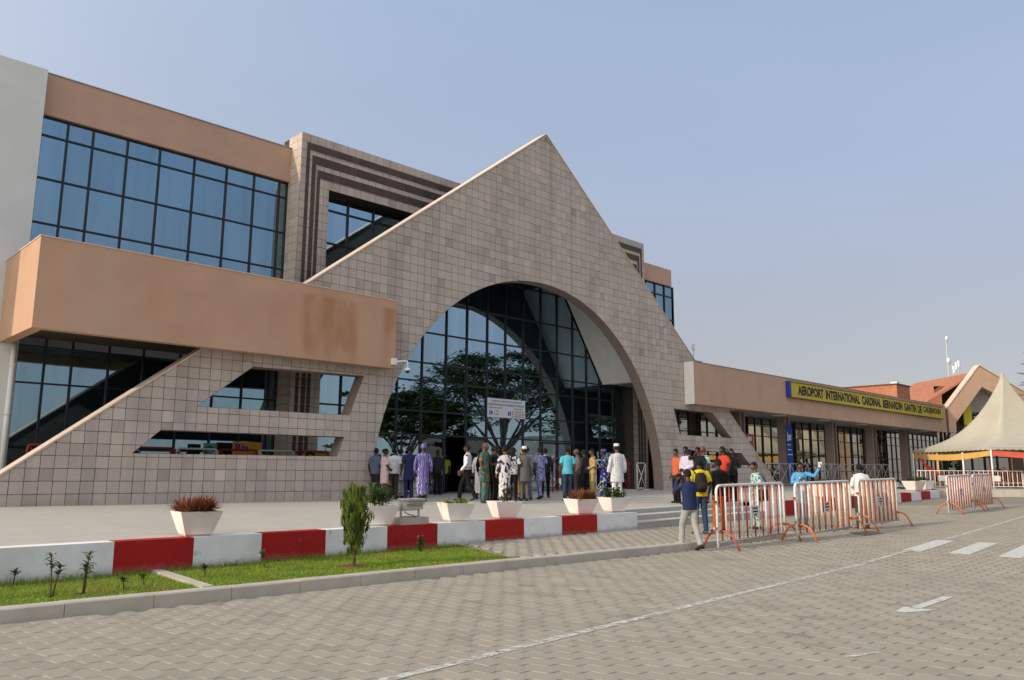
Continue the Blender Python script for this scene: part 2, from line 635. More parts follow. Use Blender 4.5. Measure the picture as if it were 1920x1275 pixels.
def grass_end(y):
    return 10.4 + 0.35 * (y - 10.66)


cells = []
jv0, jv1 = int(4.3 / PB), int(37 / PB)
for j in range(jv0, jv1):
    v = j * PB
    half = v * 0.70 + 1.6
    i0, i1 = int(-half / PA), int(half / PA)
    for i in range(i0, i1 + 1):
        u = i * PA
        x = UA.x * u + VA.x * v
        y = UA.y * u + VA.y * v
        if y < 10.40 or (x > 24.5 and y < wy(x) - 0.1):
            z = gz(x) if y < 10.40 else sz(x, y)
        elif 10.72 < y < wy(x) - 0.09 and x > grass_end(y) + 0.12:
            z = sz(x, y)
        else:
            continue
        if x > 60: continue
        cells.append((v, x, y, z))
cells.sort(key=lambda c: c[0] * 1.0)
# the 300 nearest in view as single blocks
near = [c for c in cells if abs(c[1] * UA.x + c[2] * UA.y) < c[0] * 0.645 and c[0] > 5.55][:300]
nearset = set(near)
Vt, Lt, Nt = paver_template(10)
variants = []
for k in range(8):
    tv = np.random.normal(0, 1)
    V = Vt.copy()
    V[:, :2] = V[:, :2] @ ROTP.T
    variants.append(np_mesh('paver', V, Lt, Nt, PAVER, [tv] * len(Nt)))
for c in near:
    o = bpy.data.objects.new('paver', random.choice(variants))
    o.location = (c[1], c[2], c[3] + random.uniform(-0.001, 0.001))
    o.rotation_euler = (random.gauss(0, 0.0022), random.gauss(0, 0.0022), random.gauss(0, 0.003))
    link(o, road)


def paver_field(name, cs, n, parent):
    Vt, Lt, Nt = paver_template(n)
    K = len(cs)
    c = np.array([q[1:] for q in cs])
    ang = np.random.normal(0, 0.003, K)
    base = Vt[:, :2] @ ROTP.T
    ca, sa = np.cos(ang)[:, None], np.sin(ang)[:, None]
    X = base[None, :, 0] * ca - base[None, :, 1] * sa
    Y = base[None, :, 0] * sa + base[None, :, 1] * ca
    tx, ty = np.random.normal(0, 0.0022, K)[:, None], np.random.normal(0, 0.0022, K)[:, None]
    Z = Vt[None, :, 2] + X * tx + Y * ty + np.random.uniform(-0.001, 0.001, K)[:, None]
    V = np.stack([X + c[:, 0:1], Y + c[:, 1:2], Z + c[:, 2:3]], 2).reshape(-1, 3)
    L = (Lt[None, :] + (np.arange(K) * len(Vt))[:, None]).ravel()
    N = np.tile(Nt, K)
    tv_ = np.random.normal(0, 1, K)
    odd = np.random.rand(K) < .05
    tv_[odd] -= np.random.uniform(1.5, 3.5, odd.sum())
    tn = np.repeat(tv_, len(Nt))
    o = bpy.data.objects.new(name, np_mesh(name, V, L, N, PAVER, tn))
    link(o, parent)
    o['kind'] = 'stuff'
    return o


rest = [c for c in cells if c not in nearset]
paver_field('paver_field', [c for c in rest if c[0] < 15], 9, road)
paver_field('far_paver_field', [c for c in rest if c[0] >= 15], 5, road)

# footway base under its blocks
pav = strip_sheet('pavement', [8, 12, 16, 20, 25, 30, 40, 50, 60], [10.66, 11.4, 12.2, 13.3], lambda x, y: sz(x, y) - 0.028, JOINT, label='block paved footway between road kerb and steps')
for v in pav.data.vertices:
    if v.co.y > 13:
        v.co.y = wy(v.co.x) + 0.3
    if v.co.x < 9:
        v.co.x = grass_end(v.co.y)

# kerb along the road, cast in lengths
kerb = thing('kerb', None, None, (0, 10.45, 0))
kerb['kind'] = 'structure'
kerb['label'] = 'grey concrete kerb along the lawn and footway'
x = -6.0
while x < 24.4:
    w = 1.0
    mb = MB()
    g0, g1 = gz(x), gz(x + w)
    dz, dy = random.uniform(-0.004, 0.004), random.uniform(-0.004, 0.004)
    x1 = x + w - 0.008
    y0, y1 = 10.435 + dy, 10.665 + dy
    zt = 0.155 + dz
    if zt - g0 > 0.015:
        mb.hexa([(x, y0, g0 - .1), (x1, y0, g1 - .1), (x1, y1, g1 - .1), (x, y1, g0 - .1), (x, y0 + .012, zt - .015), (x1, y0 + .012, zt - .015), (x1, y1, zt - .015), (x, y1, zt - .015)])
        mb.hexa([(x, y0 + .012, zt - .015), (x1, y0 + .012, zt - .015), (x1, y1, zt - .015), (x, y1, zt - .015), (x, y0 + .03, zt), (x1, y0 + .03, zt), (x1, y1, zt), (x, y1, zt)])
        mb.build('kerb_stone', CONC, kerb)
    x += w

# lawn
lawn = MB()
xs = [-6, 0, 2, 4, 6, 8, 10]
poly = [(-6, 10.66), (grass_end(10.66), 10.66), (grass_end(13.25), wy(11.3)), (-6, wy(-6))]
lawn.face([(p[0], p[1], 0.135) for p in poly])
lw = lawn.build('lawn', mat('lawn_soil', (0.10, 0.085, 0.04), 0.95, 0.1, noise=(12, 0.3)))
lw['kind'] = 'structure'
lw['label'] = 'narrow strip of lawn between kerb and painted wall'


def inpoly(px, py, poly):
    c = np.zeros(len(px), bool)
    n = len(poly)
    for i in range(n):
        x0, y0 = poly[i]
        x1, y1 = poly[(i + 1) % n]
        s = ((y0 > py) != (y1 > py)) & (px < (x1 - x0) * (py - y0) / (y1 - y0 + 1e-12) + x0)
        c ^= s
    return c


NB = 95000
gx = np.random.uniform(-2.0, 11.6, NB)
gy = np.random.uniform(10.67, 13.5, NB)
ok = inpoly(gx, gy, poly) & ~((np.abs(gx - (4.77 + 0.06 * (gy - 10.66))) < 0.11)) & (np.hypot(gx - 7.55, (gy - 11.5) * 1.3) > 0.3 * (0.7 + 0.5 * np.random.rand(NB)))
gx, gy = gx[ok], gy[ok]
K = len(gx)
edge = np.clip(1 - (12.7 + 0.0744 * (gx - 2.8) - gy) / 0.16, 0, 1)
patch = 0.5 + 0.5 * np.sin(gx * 2.1 + np.sin(gy * 3.3) * 1.7) * np.cos(gy * 2.6 + gx * 0.7)
gh = np.random.uniform(0.02, 0.05, K) * (0.7 + 0.7 * patch) + edge * np.random.uniform(0, 0.09, K)
ga = np.random.uniform(0, 2 * np.pi, K)
gw = np.random.uniform(0.004, 0.008, K)
lean = np.random.uniform(0.0, 0.035, K)
V = np.zeros((K, 3, 3))
V[:, 0] = np.stack([gx - np.cos(ga) * gw, gy - np.sin(ga) * gw, np.full(K, 0.134)], 1)
V[:, 1] = np.stack([gx + np.cos(ga) * gw, gy + np.sin(ga) * gw, np.full(K, 0.134)], 1)
V[:, 2] = np.stack([gx - np.sin(ga) * lean, gy + np.cos(ga) * lean, 0.134 + gh], 1)
gm = leaf_mat('grass_blade', (0.27, 0.38, 0.045), (0.36, 0.36, 0.07), 0.45)
g = bpy.data.objects.new('grass', np_mesh('grass', V.reshape(-1, 3), np.arange(3 * K), np.full(K, 3), gm))
link(g)
tag(g, 'short green grass growing on the strip beside the kerb', 'grass', kind='stuff')

# little concrete edging across the lawn
mb = MB()
mb.hexa([(4.69, 10.66, .1), (4.85, 10.66, .1), (5.0, 12.86, .1), (4.84, 12.86, .1), (4.69, 10.66, .165), (4.85, 10.66, .165), (5.0, 12.86, .175), (4.84, 12.86, .175)])
o = mb.build('lawn_edging', CONC)
tag(o, 'thin concrete edging strip crossing the lawn', kind='structure')


# forecourt slab
def plaza_sheet():
    V, F = [], []
    sx = [-20, -8, 0, 6, 12, 15.5, 18.2, 18.21, 22, 26.19, 26.2, 30, 36, 42, 49]
    for x in sx:
        on_steps = 18.205 < x < 26.195
        t0 = 0.86 if on_steps else 0.3
        for t in (t0, 1.6, 3, 5.5, 16.5):
            y = wy(x) + t
            V.append((x, y, pz(x, y)))
    for i in range(len(sx) - 1):
        for j in range(4):
            F.append((i * 5 + j, (i + 1) * 5 + j, (i + 1) * 5 + j + 1, i * 5 + j + 1))
    me = bpy.data.meshes.new('plaza')
    me.from_pydata(V, [], F)
    me.materials.append(PLAZA)
    return link(bpy.data.objects.new('plaza', me))


pl = plaza_sheet()
tag(pl, 'raised pale concrete forecourt in front of the arch', kind='structure')
# forecourt beyond the planters on the far side, under the tent
mb = MB()
far = [(49, wy(49) + .3), (58, 20.2), (70, 18.0), (95, 4), (140, 0), (140, 40), (49, 34)]
mb.face([(p[0], p[1], pz(49, 30) + 0.0055 * (p[0] - 49)) for p in far])
n = len(far)
o = mb.build('far_forecourt', PLAZA)
tag(o, 'far forecourt in front of the wing', kind='structure')
mb = MB()
tp = [(49.5, 17.2), (57, 20.3), (80, 22.0), (120, 22), (120, 2), (62, 6), (53, 11.5)]
mb.prism([(p[0], p[1]) for p in tp], 0.3, 0.9, 'z', 0)
o = mb.build('tent_terrace', CONC)
tag(o, 'low grey concrete terrace carrying the tent', kind='structure')

# steps
steps = thing('plaza_steps', None, None, (18.2, wy(18.2), 0.19))
steps['kind'] = 'structure'
steps['label'] = 'three grey concrete steps up to the forecourt'
for k, (t, z0, z1) in enumerate(((0.0, 0.05, 0.34), (0.42, 0.3, 0.49), (0.84, 0.45, None))):
    mb = MB()
    P = []
    xa, xb = 18.2, 26.2
    t1 = t + 0.5 if k < 2 else t + 0.03
    ztop = lambda x, y: (z1 + 0.0078 * (x - 15.5)) if z1 else pz(x, y) + 0.003
    q = [(xa, wy(xa) + t), (xb, wy(xb) + t), (xb, wy(xb) + t1), (xa, wy(xa) + t1)]
    mb.hexa([(a, b, z0) for a, b in q] + [(a, b, ztop(a, b)) for a, b in q])
    mb.build('step', mat('step_concrete', (0.47, 0.44, 0.385), 0.85, 0.2, noise=(4, 0.1)), steps)
    mb = MB()
    q = [(xa, wy(xa) + t - 0.012), (xb, wy(xb) + t - 0.012), (xb, wy(xb) + t + 0.09), (xa, wy(xa) + t + 0.09)]
    mb.hexa([(a, b, ztop(a, b) - 0.028) for a, b in q] + [(a, b, ztop(a, b) + 0.003) for a, b in q])
    mb.build('nosing', WHITEWALL, steps)


# road markings: worn paint
def paint_mat():
    m = mat('road_paint', (0.66, 0.64, 0.59), 0.8, 0.2, noise=(30, 0.12))
    N, Lk = m.node_tree.nodes, m.node_tree.links
    b = N['Principled BSDF']
    ns = N.new('ShaderNodeTexNoise')
    ns.inputs['Scale'].default_value = 9
    ns.inputs['Detail'].default_value = 8
    ns.inputs['Roughness'].default_value = 0.7
    geo = N.new('ShaderNodeNewGeometry')
    Lk.new(geo.outputs['Position'], ns.inputs['Vector'])
    mr = N.new('ShaderNodeMapRange')
    mr.inputs['From Min'].default_value = 0.40
    mr.inputs['From Max'].default_value = 0.56
    mr.inputs['To Min'].default_value = 0.0
    mr.inputs['To Max'].default_value = 0.85
    Lk.new(ns.outputs['Fac'], mr.inputs['Value'])
    Lk.new(mr.outputs[0], b.inputs['Alpha'])
    return m


ROADWHITE = paint_mat()
ROADWHITE2 = ROADWHITE.copy()
ROADWHITE2.name = 'fresh_road_paint'
for n_ in ROADWHITE2.node_tree.nodes:
    if n_.type == 'MAP_RANGE' and abs(n_.inputs['From Min'].default_value - .40) < 1e-4:
        n_.inputs['From Min'].default_value, n_.inputs['From Max'].default_value = .30, .42


def marking(name, label, quads, parent=None):
    mb = MB()
    for q in quads:
        mb.face([(a, b, gz(a) + 0.0065) for a, b in q])
    o = mb.build(name, ROADWHITE2 if name in ('crossing_stripe', 'road_arrow') else ROADWHITE)
    return tag(o, label, kind='structure')


def line_y(x):
    return 5.62 + (x - 4.03) * 0.091


segs = []
xx = 1.5
while xx < 18.6:
    segs.append([(xx, line_y(xx) - .055), (xx + .5, line_y(xx + .5) - .055), (xx + .5, line_y(xx + .5) + .055), (xx, line_y(xx) + .055)])
    xx += .5
marking('edge_line', 'worn white line painted along the road', segs)
marking('edge_line', 'worn white line continuing past the crossing', [[(x0, line_y(x0) - .07), (x0 + 2, line_y(x0 + 2) - .07), (x0 + 2, line_y(x0 + 2) + .07), (x0, line_y(x0) + .07)] for x0 in range(22, 44, 2)])
for k in range(5):
    yy = 6.87 - 0.93 * k
    marking('crossing_stripe', ['crossing stripe nearest the kerb', 'second crossing stripe from the kerb', 'third crossing stripe from the kerb', 'fourth crossing stripe from the kerb', 'fifth crossing stripe from the kerb'][k],
            [[(18.7, yy - .2), (21.75, yy + .1), (21.75, yy + .5), (18.7, yy + .2)]])
marking('road_arrow', 'white arrow painted on the road', [[(11.0, 4.0), (12.4, 4.05), (12.4, 4.17), (11.0, 4.12)], [(10.55, 4.02), (11.05, 3.83), (11.05, 4.2), (10.6, 4.15)]])
marking('road_patch', 'worn white paint scrap on the road', [[(7.62, 3.42), (8.05, 3.30), (8.07, 3.35), (7.63, 3.48)]])
mb = MB()
mb.prism([(21.7, 9.15), (22.8, 9.1), (23.5, 9.75), (22.3, 9.82)], gz(22) - .01, gz(22.5) + .012, 'z')
o = mb.build('inspection_cover', mat('cover_iron', (0.17, 0.145, 0.12), 0.8, 0.2, noise=(8, 0.25)))
tag(o, 'brownish inspection cover set in the road behind the barrier feet', kind='structure')


# ------------------------------------------------------------------ the terminal building
TZ = 0.735          # level of the forecourt at the facade
FY = 23.5           # front of the gable wall
AX, AZ = 24.72, 16.62
LBX, RBX = 3.97, 44.6
terminal = thing('terminal_building', 'large tiled airport terminal with triangular gable and arched glazed entrance', 'building', (24.6, 23.5, TZ))

ARC = [(24.5 - 8.5 * math.cos(math.pi * i / 56), TZ + 9.02 * math.sin(math.pi * i / 56)) for i in range(57)]
OUTER = [(LBX, TZ), (AX, AZ), (RBX, TZ)] + ARC[::-1]
HOLES = [
    [(11.5, 4.88), (15.57, 4.95), (15.05, 3.57), (9.8, 3.54)],
    [(8.83, 2.81), (14.87, 2.82), (14.64, 2.18), (8.1, 2.14)],
    [(34.05, 4.93), (37.55, 4.92), (39.38, 3.64), (34.52, 3.64)],
    [(34.75, 2.88), (40.4, 2.84), (41.25, 2.2), (34.95, 2.2)],
]


def filled(loops):
    bm = bmesh.new()
    edges = []
    for lp in loops:
        vs = [bm.verts.new((p[0], 0, p[1])) for p in lp]
        for i in range(len(vs)):
            edges.append(bm.edges.new((vs[i], vs[(i + 1) % len(vs)])))
    bmesh.ops.triangle_fill(bm, use_beauty=True, use_dissolve=False, edges=edges)
    return bm


# core of the wall (grout coloured), with returns round the arch and the openings
bm = filled([OUTER] + HOLES)
tris = [[(v.co.x, v.co.z) for v in f.verts] for f in bm.faces]
mb = MB()
FB = FY + 0.55
for t in tris:
    ar = (t[1][0] - t[0][0]) * (t[2][1] - t[0][1]) - (t[2][0] - t[0][0]) * (t[1][1] - t[0][1])
    if ar < 0: t = t[::-1]
    mb.face([(p[0], FY + 0.014, p[1]) for p in t], 0)
    mb.face([(p[0], FB, p[1]) for p in t[::-1]], 1)
for lp in [OUTER] + HOLES:
    k = len(lp)
    for i in range(k):
        a, b = lp[i], lp[(i + 1) % k]
        mb.face([(a[0], FY, a[1]), (b[0], FY, b[1]), (b[0], FB, b[1]), (a[0], FB, a[1])], 2)
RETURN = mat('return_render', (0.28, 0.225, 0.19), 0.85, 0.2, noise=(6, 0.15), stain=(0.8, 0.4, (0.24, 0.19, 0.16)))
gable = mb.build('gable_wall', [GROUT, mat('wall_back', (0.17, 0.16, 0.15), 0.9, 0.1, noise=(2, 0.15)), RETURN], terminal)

# thin pale coping on both rakes
for sgn, bx in ((-1, LBX), (1, RBX)):
    d = Vector((bx - AX, 0, TZ - AZ)).normalized()
    nrm = Vector((-d.z, 0, d.x))
    if nrm.z < 0: nrm = -nrm
    a = Vector((AX, 0, AZ))
    b = Vector((bx, 0, TZ)) - d * 0.05
    mb = MB()
    q = [a, b, b + nrm * 0.045, a + nrm * 0.045]
    mb.prism([(p.x, p.z) for p in q], FY - 0.03, FB + 0.04, 'y')
    mb.build('coping', COPING, terminal)

# tiles: cut the wall face on a grid, one piece of stone for each cell
TS = 0.331


def cut_tiles(bm, ox, oz, ts, x0, x1, z0, z1):
    gxs, gzs = [], []
    x = ox
    while x < x1:
        gxs.append(x)
        x += ts
    z = oz
    while z < z1:
        gzs.append(z)
        z += ts
    for x in gxs:
        bmesh.ops.bisect_plane(bm, geom=bm.verts[:] + bm.edges[:] + bm.faces[:], plane_co=(x, 0, 0), plane_no=(1, 0, 0), dist=1e-5)
    for z in gzs:
        bmesh.ops.bisect_plane(bm, geom=bm.verts[:] + bm.edges[:] + bm.faces[:], plane_co=(0, 0, z), plane_no=(0, 0, 1), dist=1e-5)
    cellsd = {}
    for f in bm.faces:
        c = f.calc_center_median()
        key = (math.floor((c.x - ox) / ts), math.floor((c.z - oz) / ts))
        cellsd.setdefault(key, []).append(f)
    out = []
    for key, fs in cellsd.items():
        cnt, dirn = {}, {}
        for f in fs:
            for lo in f.loops:
                e = lo.edge
                cnt[e] = cnt.get(e, 0) + 1
        nxt = {}
        for e, c in cnt.items():
            if c == 1:
                for v in e.verts:
                    nxt.setdefault(v, []).append(e)
        seen = set()
        start_n = len(out)
        for e0 in [e for e, c in cnt.items() if c == 1]:
            if e0 in seen: continue
            loop = [e0.verts[0]]
            cur, e = e0.verts[1], e0
            seen.add(e0)
            guard = 0
            while cur is not loop[0] and guard < 200:
                guard += 1
                loop.append(cur)
                cand = [q for q in nxt[cur] if q not in seen]
                if not cand: break
                e = cand[0]
                seen.add(e)
                cur = e.other_vert(cur)
            pts = [(v.co.x, v.co.z) for v in loop]
            # drop collinear points
            cl = []
            n = len(pts)
            for i in range(n):
                a, b, c = pts[i - 1], pts[i], pts[(i + 1) % n]
                cr = (b[0] - a[0]) * (c[1] - b[1]) - (b[1] - a[1]) * (c[0] - b[0])
                if abs(cr) > 4e-6: cl.append(b)
            if len(cl) < 3: continue
            ar = sum(cl[i][0] * cl[(i + 1) % len(cl)][1] - cl[(i + 1) % len(cl)][0] * cl[i][1] for i in range(len(cl))) / 2
            if ar < 0: cl = cl[::-1]
            if abs(ar) < 0.0025: continue
            out.append((key, cl, abs(ar)))
        tot = sum(f.calc_area() for f in fs)
        if tot > 0.003 and sum(q[2] for q in out[start_n:]) < tot * 0.97:
            del out[start_n:]
            for f in fs:
                cl = [(v.co.x, v.co.z) for v in f.verts]
                ar = sum(cl[i][0] * cl[(i + 1) % len(cl)][1] - cl[(i + 1) % len(cl)][0] * cl[i][1] for i in range(len(cl))) / 2
                if abs(ar) < 0.001: continue
                out.append((key, cl if ar > 0 else cl[::-1], abs(ar)))
    return out


def shrink(poly, d):
    n = len(poly)
    out = []
    for i in range(n):
        a, b, c = Vector(poly[i - 1]), Vector(poly[i]), Vector(poly[(i + 1) % n])
        e1, e2 = (b - a), (c - b)
        if e1.length < 1e-6 or e2.length < 1e-6:
            out.append(tuple(b))
            continue
        e1.normalize(); e2.normalize()
        n1, n2 = Vector((-e1.y, e1.x)), Vector((-e2.y, e2.x))
        m = n1 + n2
        if m.length < 1e-4:
            out.append(tuple(b)); continue
        m.normalize()
        out.append(tuple(b + m * (d / max(0.35, m.dot(n1)))))
    return out


def tile_geom(mb, poly, y_front, y_back, t, m=0):
    p = shrink(poly, 0.0072)
    if len(p) == 4:
        p = [(a + random.uniform(-.003, .003), b + random.uniform(-.003, .003)) for a, b in p]
    dy = random.uniform(-0.002, 0.002)
    mb.prism(p, y_front + dy, y_back, 'y', m, t, (True, False))


tiles = cut_tiles(bm, LBX - 0.11, TZ - 0.02, TS, LBX, RBX, TZ, AZ)
bm.free()
# hidden behind the canopy box: no need for single stones there
cam_p = Vector((0, 0, 1.65))


def shown(pl):
    cx = sum(p[0] for p in pl) / len(pl)
    cz = sum(p[1] for p in pl) / len(pl)
    if 5.4 < cx < 16.6 and 5.45 < cz < 7.6: return -1
    d = (Vector((cx, FY, cz)) - cam_p)
    dep = d.dot(fwd)
    u = d.dot(r2) / dep
    if u < -0.62: return -1
    return 1.0 / (dep * d.length) * abs(d.normalized().y)


tiles.sort(key=lambda t: -(shown(t[1]) * min(t[2], 0.1)))
tf = MB()
for k, (key, pl_, ar) in enumerate(tiles):
    tn = random.gauss(0, 1) + (random.choice((-3.2, -2.4, 2.2)) if random.random() < .05 else 0)
    if k < 300:
        mb = MB()
        tile_geom(mb, pl_, FY, FY + 0.014, tn)
        mb.build('tile', TILE, gable)
    else:
        tile_geom(tf, pl_, FY, FY + 0.014, tn)
o = tf.build('tile_field', TILE, gable)
o['kind'] = 'stuff'

# portal frame behind (tiled, dark bands)
PX0, PX1, PT, PY = 14.14, 35.2, 14.25, 26.0
WX0, WX1, WT = 15.36, 34.0, 12.27
pf = MB()
pf.prism([(PX0, TZ), (WX0, TZ), (WX0, WT), (WX1, WT), (WX1, TZ), (PX1, TZ), (PX1, PT), (PX0, PT)], PY + 0.014, 27.4, 'y')
portal = pf.build('portal_frame', GROUT, terminal)
bm = filled([[(PX0, TZ), (WX0, TZ), (WX0, WT), (WX1, WT), (WX1, TZ), (PX1, TZ), (PX1, PT), (PX0, PT)]])
ptl = cut_tiles(bm, PX0 - 0.0, PT - 50 * TS, TS, PX0, PX1, TZ, PT)
bm.free()
pm = MB()
for key, pl_, ar in ptl:
    tile_geom(pm, pl_, PY, PY + 0.014, random.gauss(0.4, 1))
# tiles on the left cheek
z = TZ
while z < PT - .05:
    for y0, y1 in ((PY + .02, PY + .33), (PY + .34, PY + .66), (PY + .67, PY + .98)):
        pm.box(PX0 - 0.012, y0, z + .006, PX0 + .002, y1, min(z + TS, PT) - .006, 0, random.gauss(0, 1))
    z += TS
o = pm.build('tile_field', TILE, portal)
o['kind'] = 'stuff'
# dark bands, laid in stones
for bi, (l0, l1, t0, t1) in enumerate(((.20, .34, .35, .62), (.44, .61, .80, 1.13), (.68, .81, 1.32, 1.63))):
    mb = MB()
    yb0, yb1 = PY - 0.012, PY + 0.01
    for xa, xb in ((PX0 + l0, PX0 + l1), (PX1 - l1, PX1 - l0)):
        z = TZ
        while z < PT - t1:
            zt = min(z + TS, PT - t1)
            mb.box(xa, yb0, z + .004, xb, yb1, zt - .004, 0, random.gauss(0, 1))
            z += TS
    x = PX0 + l0
    while x < PX1 - l0:
        xe = min(x + TS, PX1 - l0)
        mb.box(x + .003, yb0, PT - t1 + .002, xe - .003, yb1, PT - t0, 0, random.gauss(0, 1))
        x += TS
    mb.build('dark_band', TILE_DARK, portal)


# glazing: every pane its own piece, frame members as one lattice
def glazing(name, parent, xs, zs, y, skip=lambda i, j: False, glass=GLASS, bar=0.06, depth=0.09, tilt=0.0012, frame_mat=FRAME):
    fr = MB()
    for x in xs:
        fr.box(x - bar / 2, y - depth / 2, zs[0], x + bar / 2, y + depth / 2, zs[-1])
    for z in zs:
        for i in range(len(xs) - 1):
            fr.box(xs[i] + bar / 2 + .001, y - depth / 2 + .006, z - bar * .45, xs[i + 1] - bar / 2 - .001, y + depth / 2 - .006, z + bar * .45)
    w = fr.build(name, frame_mat, parent)
    for i in range(len(xs) - 1):
        for j in range(len(zs) - 1):
            if skip(i, j): continue
            mb = MB()
            a, b = xs[i] + bar / 2 - .008, xs[i + 1] - bar / 2 + .008
            c, d = zs[j] + bar * .45 - .008, zs[j + 1] - bar * .45 + .008
            tx, tz = random.gauss(0, tilt), random.gauss(0, tilt)
            hx, hz = (b - a) / 2, (d - c) / 2
            pts = [(a, c), (b, c), (b, d), (a, d)]
            yy = [y + .012 + tx * (p[0] - (a + b) / 2) + tz * (p[1] - (c + d) / 2) for p in pts]
            mb.hexa([(a, yy[0], c), (b, yy[1], c), (b, yy[1] + .012, c), (a, yy[0] + .012, c), (a, yy[3], d), (b, yy[2], d), (b, yy[2] + .012, d), (a, yy[3] + .012, d)])
            mb.build('pane', glass, w)
    return w


GXS = [5.80, 6.546, 7.29, 8.343, 9.39, 10.57, 11.74, 12.79, 13.80, 14.10]
glazing('curtain_wall', terminal, GXS, [TZ, 2.35, 4.21, 5.3, 6.3, 7.68, 9.085, 10.49, 11.86, 12.45], 26.95, skip=lambda i, j: j in (3,), bar=0.055)
AXS = [15.36, 16.6, 17.8, 19.22, 20.47, 21.75, 22.92, 24.13, 25.26, 26.42, 27.6, 28.75, 29.9, 30.94, 31.96, 33.05, 34.0]
AZS = [TZ, 3.2, 4.18, 5.43, 6.2, 7.5, 8.85, 10.39, 11.69, WT]
glazing('entrance_glazing', terminal, AXS, AZS, 26.6, skip=lambda i, j: (j == 0 and i in (4, 5, 6)), bar=0.07, glass=GLASS_ARCH_BRIGHTENED)
glazing('curtain_wall', terminal, [35.25, 36.2, 37.1, 38.0, 38.85], [5.3, 7.68, 9.085, 10.49, 11.86, 12.45], 26.7, bar=0.08)
mb = MB()
mb.box(38.81, 26.66, 5.3, 38.89, 30, 12.49)
mb.build('corner_frame', FRAME, terminal)

# doors in the entrance
for x0, x1, openx in ((20.51, 21.70, 0), (22.96, 24.09, 0)):
    dm = MB()
    for a, b, c, d in ((x0, x0 + .07, TZ + .03, 3.16), (x1 - .07, x1, TZ + .03, 3.16), (x0 + .07, x1 - .07, TZ + .03, TZ + .14), (x0 + .07, x1 - .07, 3.07, 3.16)):
        dm.box(a, 26.57, c, b, 26.63, d)
    dr = dm.build('door', FRAME, terminal)
    mb = MB()
    mb.box(x0 + .06, 26.595, TZ + .12, x1 - .06, 26.607, 3.08)
    mb.build('pane', glass_mat('dark_door_glass', (0.09, 0.10, 0.105)), dr)
    mb = MB()
    hx = x1 - .12 if x0 < 21 else x0 + .1
    mb.tube([(hx, 26.52, 1.55), (hx, 26.52, 2.35)], 0.018, 8)
    mb.build('handle', GALV, dr)
dm = MB()
for a, b, c, d in ((27.65, 27.72, TZ + .03, 3.14), (29.83, 29.9, TZ + .03, 3.14), (28.72, 28.79, TZ + .03, 3.14), (27.72, 29.83, 3.05, 3.14)):
    dm.box(a, 26.53, c, b, 26.56, d)
dm.build('door_frame', FRAME, terminal)
# paper notice on the right door
mb = MB()
mb.box(28.95, 26.545, 2.0, 29.25, 26.552, 2.4)
mb.build('door_notice', WHITE, terminal)
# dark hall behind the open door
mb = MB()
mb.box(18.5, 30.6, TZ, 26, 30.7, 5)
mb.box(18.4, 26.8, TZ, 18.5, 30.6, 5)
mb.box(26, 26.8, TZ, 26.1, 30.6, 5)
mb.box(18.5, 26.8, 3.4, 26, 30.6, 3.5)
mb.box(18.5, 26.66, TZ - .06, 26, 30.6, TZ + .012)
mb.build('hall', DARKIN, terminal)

# parapets
mb = MB()
mb.box(5.72, 26.78, 12.47, PX0 - .014, 27.6, 13.80)
mb.build('parapet', PEACH_PALE, terminal)
mb = MB()
mb.box(PX1 + .002, 26.55, 12.47, 38.55, 27.6, 13.45)
mb.build('parapet', PEACH_PALE, terminal)
mb = MB()
mb.box(5.70, 26.75, 13.80, PX0 - .014, 27.65, 13.83)
mb.build('coping', CEIL2, terminal)
# white end wall
mb = MB()
mb.box(-2.3, 26.45, 0.3, 5.72, 40, 13.76)
mb.build('white_wall', WHITEWALL, terminal)
# mass behind the glass
mb = MB()
mb.box(5.73, 27.7, 0.3, 18.3, 40, 13.3)
mb.box(18.3, 30.8, 0.3, 26.2, 40, 13.3)
mb.box(26.2, 27.7, 0.3, 38.6, 40, 13.2)
mb.box(18.3, 27.2, 5.1, 26.2, 30.8, 13.3)
mb.build('rear_block', CEIL2, terminal)

# canopy box on the left: deep fascia with a return, ceiling behind it
CB, CT = 5.24, 7.64
mb = MB()
mb.prism([(5.2, 22.93), (16.47, 22.93), (16.47, 23.485), (16.2, 23.485), (16.2, 23.23), (5.5, 23.23), (5.5, 26.43), (5.2, 26.43)], CB, CT, 'z')
fas = mb.build('canopy_fascia', PEACH, terminal)
mb = MB()
mb.prism([(5.18, 22.91), (16.49, 22.91), (16.49, 23.49), (16.2, 23.49), (16.2, 23.25), (5.52, 23.25), (5.52, 26.43), (5.18, 26.43)], CT, CT + .03, 'z')
mb.build('coping', COPING, terminal)
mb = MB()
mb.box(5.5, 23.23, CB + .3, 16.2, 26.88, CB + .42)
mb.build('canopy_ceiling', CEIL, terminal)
# rust wash down the right end of the fascia: thin skins of stained render
STAINED = PEACH.copy()
STAINED.name = 'stained_peach_render'
N_, L_ = STAINED.node_tree.nodes, STAINED.node_tree.links
b_ = N_['Principled BSDF']
cur_ = b_.inputs['Base Color'].links[0].from_socket
geo_ = N_.new('ShaderNodeNewGeometry')
nzv = N_.new('ShaderNodeTexNoise')
nzv.inputs['Scale'].default_value = 1.7
nzv.inputs['Detail'].default_value = 5
mpv = N_.new('ShaderNodeMapping')
mpv.inputs['Scale'].default_value = (1, 1, 0.35)
L_.new(geo_.outputs['Position'], mpv.inputs['Vector'])
L_.new(mpv.outputs[0], nzv.inputs['Vector'])
sp_ = N_.new('ShaderNodeSeparateXYZ')
L_.new(geo_.outputs['Position'], sp_.inputs[0])
def ramp_(sock, a, b):
    m_ = N_.new('ShaderNodeMapRange'); m_.inputs['From Min'].default_value = a; m_.inputs['From Max'].default_value = b
    L_.new(sock, m_.inputs['Value']); return m_.outputs[0]
